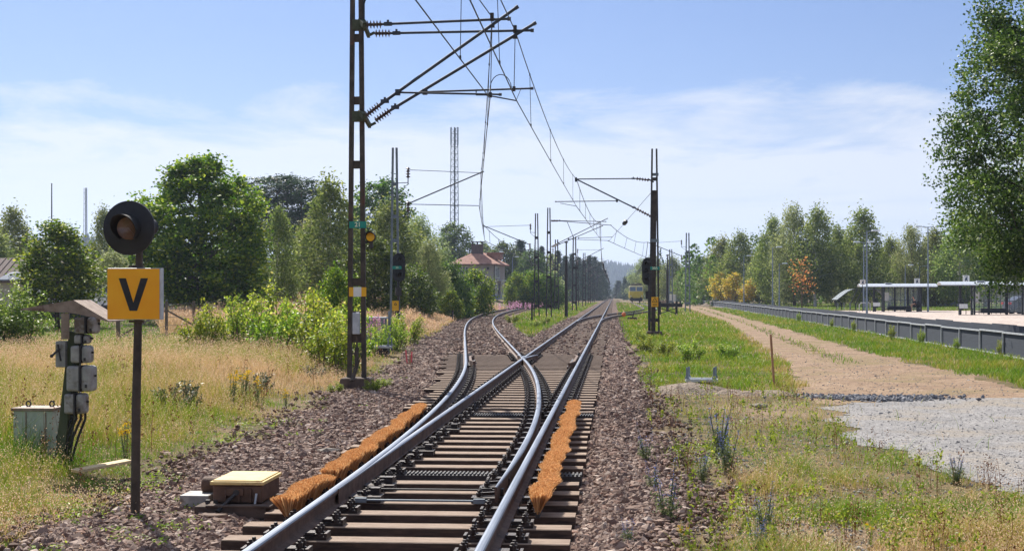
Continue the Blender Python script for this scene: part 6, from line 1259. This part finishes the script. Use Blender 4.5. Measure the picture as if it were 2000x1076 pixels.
m_dirt = GROUND('dug_earth', [S(140, 126, 112), S(160, 146, 132), S(118, 106, 96)], (2, 8, 1), .9, 34)
def heap(px, d, rx, ry, h, lab):
    p = at(px, d); n, m = 40, 16; V = []; 
    for j in range(m + 1):
        for i in range(n): a = 6.2832 * i / n; q = j / m; X, Y = p.x + rx * q * math.cos(a) * (1 + .25 * math.sin(3 * a + px)), p.y + ry * q * math.sin(a); V.append((X, Y, float(height(X, Y)) - .02 + h * max(0, 1 - q * q) ** 1.3 * (.75 + .5 * float(fbm(X, Y, .35, 5)))))
    f = [(j * n + i, j * n + (i + 1) % n, (j + 1) * n + (i + 1) % n, (j + 1) * n + i) for j in range(m) for i in range(n)]
    tag(link('dirt_heap', npmesh('dirt_heap', V, [np.array(f)[:, ::-1]], m_dirt, smooth=True)), lab, 'heap')
heap(1345, 28.3, .95, .6, .22, 'grey brown heap of dug earth in front of the right mast footing'); heap(1500, 27.6, .75, .45, .13, 'low heap of dug earth at the foot of the wooden stake'); heap(1428, 28.2, .5, .4, .1, 'small mound of grey earth between the two heaps')
m_stake = M('stake_wood', S(152, 112, 82), S(178, 136, 102), 6, .8, stretch=(8, 8, 1))
p = at(1513, 28.9); r = MB(); r.bar((0, 0, -.1), (-.08, 0, 1.1), .045, .03, (0, -1, 0)); o = r.build('stake', m_stake, None, (p.x, p.y, -.08)); tag(o, 'thin wooden stake standing between the dirt heap and the sandy path', 'stake')
m_pinkst = M('pink_marker_paint', S(206, 84, 96), S(222, 110, 120), 6, .6)
for px, d, h, c, lab, tl in ((796, 39, .42, m_pinkst, 'left pink marker stick in the ballast behind the 21 mast', -.05), (803, 39.3, .36, m_pinkst, 'right pink marker stick in the ballast behind the 21 mast', .02), (801, 38, .34, m_stake, 'pale wooden peg just before the pink marker sticks', 0)):
    p = at(px, d); b = MB(); b.bar((0, 0, -.05), (tl, 0, h), .035); tag(b.build('marker_stick', c, None, (p.x, p.y, float(height(p.x, p.y)))), lab, 'marker stick')
for px, d, h, lab in ((1039, 101, 1.35, 'short dark post in the tip of the grass wedge between the tracks'), (884, 98, .8, 'short dark post on the pale grass bank by the curve')):
    p = at(px, d); b = MB(); b.bar((0, 0, -.1), (0, 0, h), .12); b.box((0, 0, h + .02), (.16, .16, .05)); tag(b.build('marker_post', m_dark, None, (p.x, p.y, float(height(p.x, p.y)))), lab, 'post')
p = at(1235, 104); r = root('points_lever', (p.x, p.y, -.05), 'hand points lever with an orange ball by the far siding', 'points lever'); b = MB(); b.box((0, 0, .12), (.7, .5, .2)); b.bar((0, 0, .1), (.15, 0, .7), .08); b.build('stand', m_dark, r); b = MB(); b.tube([(0, -.1, .35), (-.55, -.15, .42)], .03, 6); b.build('lever', m_dark, r)
MB().lathe([(0, -.17), (.1, -.14), (.17, 0), (.1, .14), (0, .17)], (-.62, -.15, .42), (0, 0, 1), 14).build('weight_ball', M('orange_paint', S(214, 104, 50), S(230, 128, 66), 6, .5), r, smooth=True)
p = at(1309, 124); r = root('buffer_stop', (p.x, p.y, -.05), 'dark timber buffer stop across the end of the siding behind the 20A mast', 'buffer stop'); b = MB(); b.bar((-1.25, 0, .95), (1.05, 0, .95), .25, .32); b.build('beam', m_dark, r)
for x in (-.9, .55): b = MB(); b.bar((x, .15, 0), (x, .15, 1.25), .2); b.bar((x, 1.2, 0), (x, .15, .9), .12); b.build('post', m_dark, r)
b = MB(); b.bar((-.9, .1, .2), (.55, .1, .7), .07); b.bar((-.9, .12, .7), (.55, .12, .2), .07); b.build('brace', m_dark, r)
for px, py, s, lab in ((640, 884, .14, 'flat pale stone lying on the ballast by the long brush'), (1482, 792, .13, 'pale boulder in the weeds before the dirt heap'), (1460, 990, .1, 'brown stick like stone in the right foreground weeds')):
    p = at(px, (CH + .05) * F / (py - HOR)); v = ICO * rng.uniform(.7, 1.2, (12, 1)) * np.array([s * 1.3, s, s * .35]); tag(link('stone', npmesh('stone', v, [ICF], m_conc), None, (p.x, p.y, float(height(p.x, p.y)) + .05)), lab, 'stone')
# ------------------------------------------------------------------ yellow railcar and other machines
m_ryel = M('railcar_yellow', S(206, 184, 58), S(220, 200, 80), 2, .5, 0, 0); m_rcream = M('railcar_cream', S(212, 204, 158), S(222, 214, 172), 2, .5)
sX = XC + float(s_(286)); r = root('railcar', (sX, 286, 0), 'yellow maintenance railcar with two front windows standing on the siding', 'railcar')
b = MB(); b.box((0, 5, 1.75), (2.8, 10, 1.3)); b.build('body', m_ryel, r, bev=.08); b = MB(); b.box((0, 5, 2.9), (2.76, 9.9, 1.1)); b.box((0, 5, 3.52), (2.6, 9.6, .2)); cabn = b.build('cab', m_rcream, r, bev=.06)
for x in (-.68, .68): b = MB(); b.box((x, .04, 2.92), (1.1, .06, .78)); b.build('front_window', mglass('railcar_glass' + str(x), (.12, .2, .3, 1), 1, .05), r)
for y in (1.2, 3.2, 5.2, 7.4): b = MB(); b.box((-1.38, y, 2.9), (.06, 1.3, .7)); b.build('side_window', m_gwin, r)
for k in range(4):
    for x in (-.75, .75): y = (1.2, 2.8, 7.2, 8.8)[k]; MB().lathe([(0, -.06), (.42, -.06), (.46, .06), (0, .06)], (x, y, .6), (1, 0, 0), 18).build('wheel', m_dark, r)
b = MB(); b.box((0, 5, .85), (2.5, 9.6, .5)); b.box((0, -.05, .75), (2.3, .2, .5)); b.build('underframe', m_black, r)
for x in (-.9, .9): MB().lathe([(0, 0), (.1, 0), (.1, .4), (.24, .41), (.24, .46), (0, .47)], (x, 0, 1.05), (0, -1, 0), 12).build('buffer', m_dark, r)
for x in (-1.1, 1.1): MB().lathe([(0, 0), (.12, 0), (.1, .06), (0, .07)], (x, -.0, 1.5), (0, -1, 0), 10).build('headlight', m_white, r)
b = MB(); b.box((-.4, 2.2, 3.75), (1.2, 1.6, .3)); b.box((.6, 4.6, 3.8), (1.0, 2.2, .4)); b.tube([(-1, 6, 3.6), (0, 6.8, 4.4), (1, 6, 3.6)], .06, 6); b.tube([(-1.1, .8, 3.6), (-1.1, .8, 4.0), (1.1, .8, 4.0), (1.1, .8, 3.6)], .05, 6); b.build('roof_gear', m_dark, r)
m_orange = M('orange_machine_paint', S(206, 98, 44), S(222, 118, 58), 4, .5, 0, .1, 30, S(150, 74, 44), .62)
p = at(1380, 264); r = root('loader', (p.x, p.y, float(height(p.x, p.y))), 'orange wheeled machine with open upper frame beyond the fence', 'machine'); b = MB(); b.box((0, 0, .85), (2.3, 3, .5)); b.build('chassis', m_orange, r, bev=.05); b = MB(); b.box((.2, .6, 1.6), (1.2, 1.4, 1.0)); b.build('engine', m_black, r, bev=.05)
for x in (-.4, .9):
    for y in (-.1, 1.3): b = MB(); b.bar((x, y, 1.0), (x * .95 + .02, y, 3.0), .12); b.build('frame_post', m_orange, r)
b = MB(); b.box((.25, .6, 3.0), (1.6, 1.7, .14)); b.bar((-.6, 0, 3.0), (1.1, .2, 3.3), .12); b.build('frame_top', m_orange, r)
for x in (-1, 1):
    for y in (-.9, 1.0): MB().lathe([(0, -.16), (.45, -.16), (.55, -.08), (.55, .08), (.45, .16), (0, .16)], (x, y, .55), (1, 0, 0), 18).build('wheel', m_black, r)
p = at(1392, 262); r = root('skip_container', (p.x, p.y, float(height(p.x, p.y))), 'blue open skip right of the orange machine', 'skip'); b = MB(); b.box((0, 0, .95), (1.7, 1.5, 1.1), taper=1.15); b.build('tub', M('blue_paint', S(40, 76, 130), S(54, 92, 146), 3, .6), r, bev=.03); b = MB(); b.box((0, 0, .2), (1.4, 1.3, .4)); b.build('skid', m_dark, r)
p = at(1318, 300); r = root('white_van', (p.x, p.y, float(height(p.x, p.y))), 'small white van far off just right of the 20A mast', 'van', rz=rad(70)); b = MB(); b.prism([(-2.2, .4), (2.2, .4), (2.2, 1.1), (1.5, 1.25), (.9, 1.95), (-2.2, 1.95)], Matrix.Translation((0, .85, 0)) @ Matrix.Rotation(rad(90), 4, 'X'), 1.7); b.build('body', m_white, r, bev=.06); b = MB(); b.box((1.2, 0, 1.55), (.5, 1.5, .45), Matrix.Rotation(rad(42), 3, 'Y')); b.build('windscreen', m_gwin, r)
for x in (-1.3, 1.4):
    for y in (-.8, .8): MB().lathe([(0, -.1), (.33, -.1), (.33, .1), (0, .1)], (x, y, .33), (0, 1, 0), 16).build('wheel', m_black, r)
p = at(1291, 205); r = root('timber_stack', (p.x, p.y, float(height(p.x, p.y))), 'brown stack of old sleepers right behind the 20A mast', 'stack'); b = MB()
for k in range(4):
    for j in range(4): b.box((-.75 + .5 * j, 0, .15 + .27 * k), (.42, 2.4, .24))
b.build('timbers', m_wood, r)
heap(1412, 238, 3.2, 2.0, 1.25, 'distant heap of grey gravel beyond the fence left of the yellow trees')
p = at(2016, 113); r = root('parked_car', (p.x, p.y, float(height(p.x, p.y)) + .012), 'dark blue parked car at the right edge behind the right shelter', 'car', rz=rad(8)); m_car = M('dark_blue_car_paint', S(34, 42, 66), S(42, 52, 78), 2, .25, .3)
b = MB(); b.prism([(-2.1, .35), (2.1, .35), (2.15, .75), (1.3, .92), (.6, 1.4), (-1.2, 1.42), (-2.0, .95), (-2.15, .8)], Matrix.Translation((0, .85, 0)) @ Matrix.Rotation(rad(90), 4, 'X'), 1.7); b.build('body', m_car, r, bev=.08)
b = MB(); b.prism([(-1.55, .95), (1.0, .95), (.5, 1.33), (-1.1, 1.35)], Matrix.Translation((0, .86, 0)) @ Matrix.Rotation(rad(90), 4, 'X'), 1.72); b.build('windows', m_gwin, r)
for y in (-.7, .7): b = MB(); b.box((-2.1, y, .85), (.12, .3, .18)); b.build('tail_light', M('red_lamp_glass', S(170, 24, 28), S(190, 34, 38), 5, .2), r)
for x in (-1.35, 1.35):
    for y in (-.8, .8): w_ = MB().lathe([(0, -.1), (.24, -.1), (.33, -.09), (.33, .09), (.24, .1), (0, .1)], (x, y, .33), (0, 1, 0), 18).build('wheel', m_black, r)
h4 = hut('grey_cottage', 1846, 190, 6, 5, 2.5, 4.2, 'grey cottage glimpsed between the trees beyond the two shelters', m_mastgrey, m_brownroof); window(h4, (.4, 0, 1.5), 1.3, 1.1, 'y', 2); window(h4, (-1.6, 0, 1.5), .9, 1.1, 'y', 1)
# ------------------------------------------------------------------ air
b = MB(); b.box((0, 0, 120), (12600, 12600, 250)); hz = b.build('haze', bpy.data.materials.new('air')); tag(hz, 'thin bluish summer haze over the whole place', 'haze', None, 'stuff'); hz.display_type = 'WIRE'
m = hz.data.materials[0]; m.use_nodes = True; n = m.node_tree.nodes; n.remove(n['Principled BSDF']); v = n.new('ShaderNodeVolumePrincipled'); v.inputs['Color'].default_value = (.62, .75, 1.0, 1); v.inputs['Density'].default_value = 0.00019; v.inputs['Anisotropy'].default_value = 0.35
m.node_tree.links.new(v.outputs[0], n['Material Output'].inputs['Volume'])
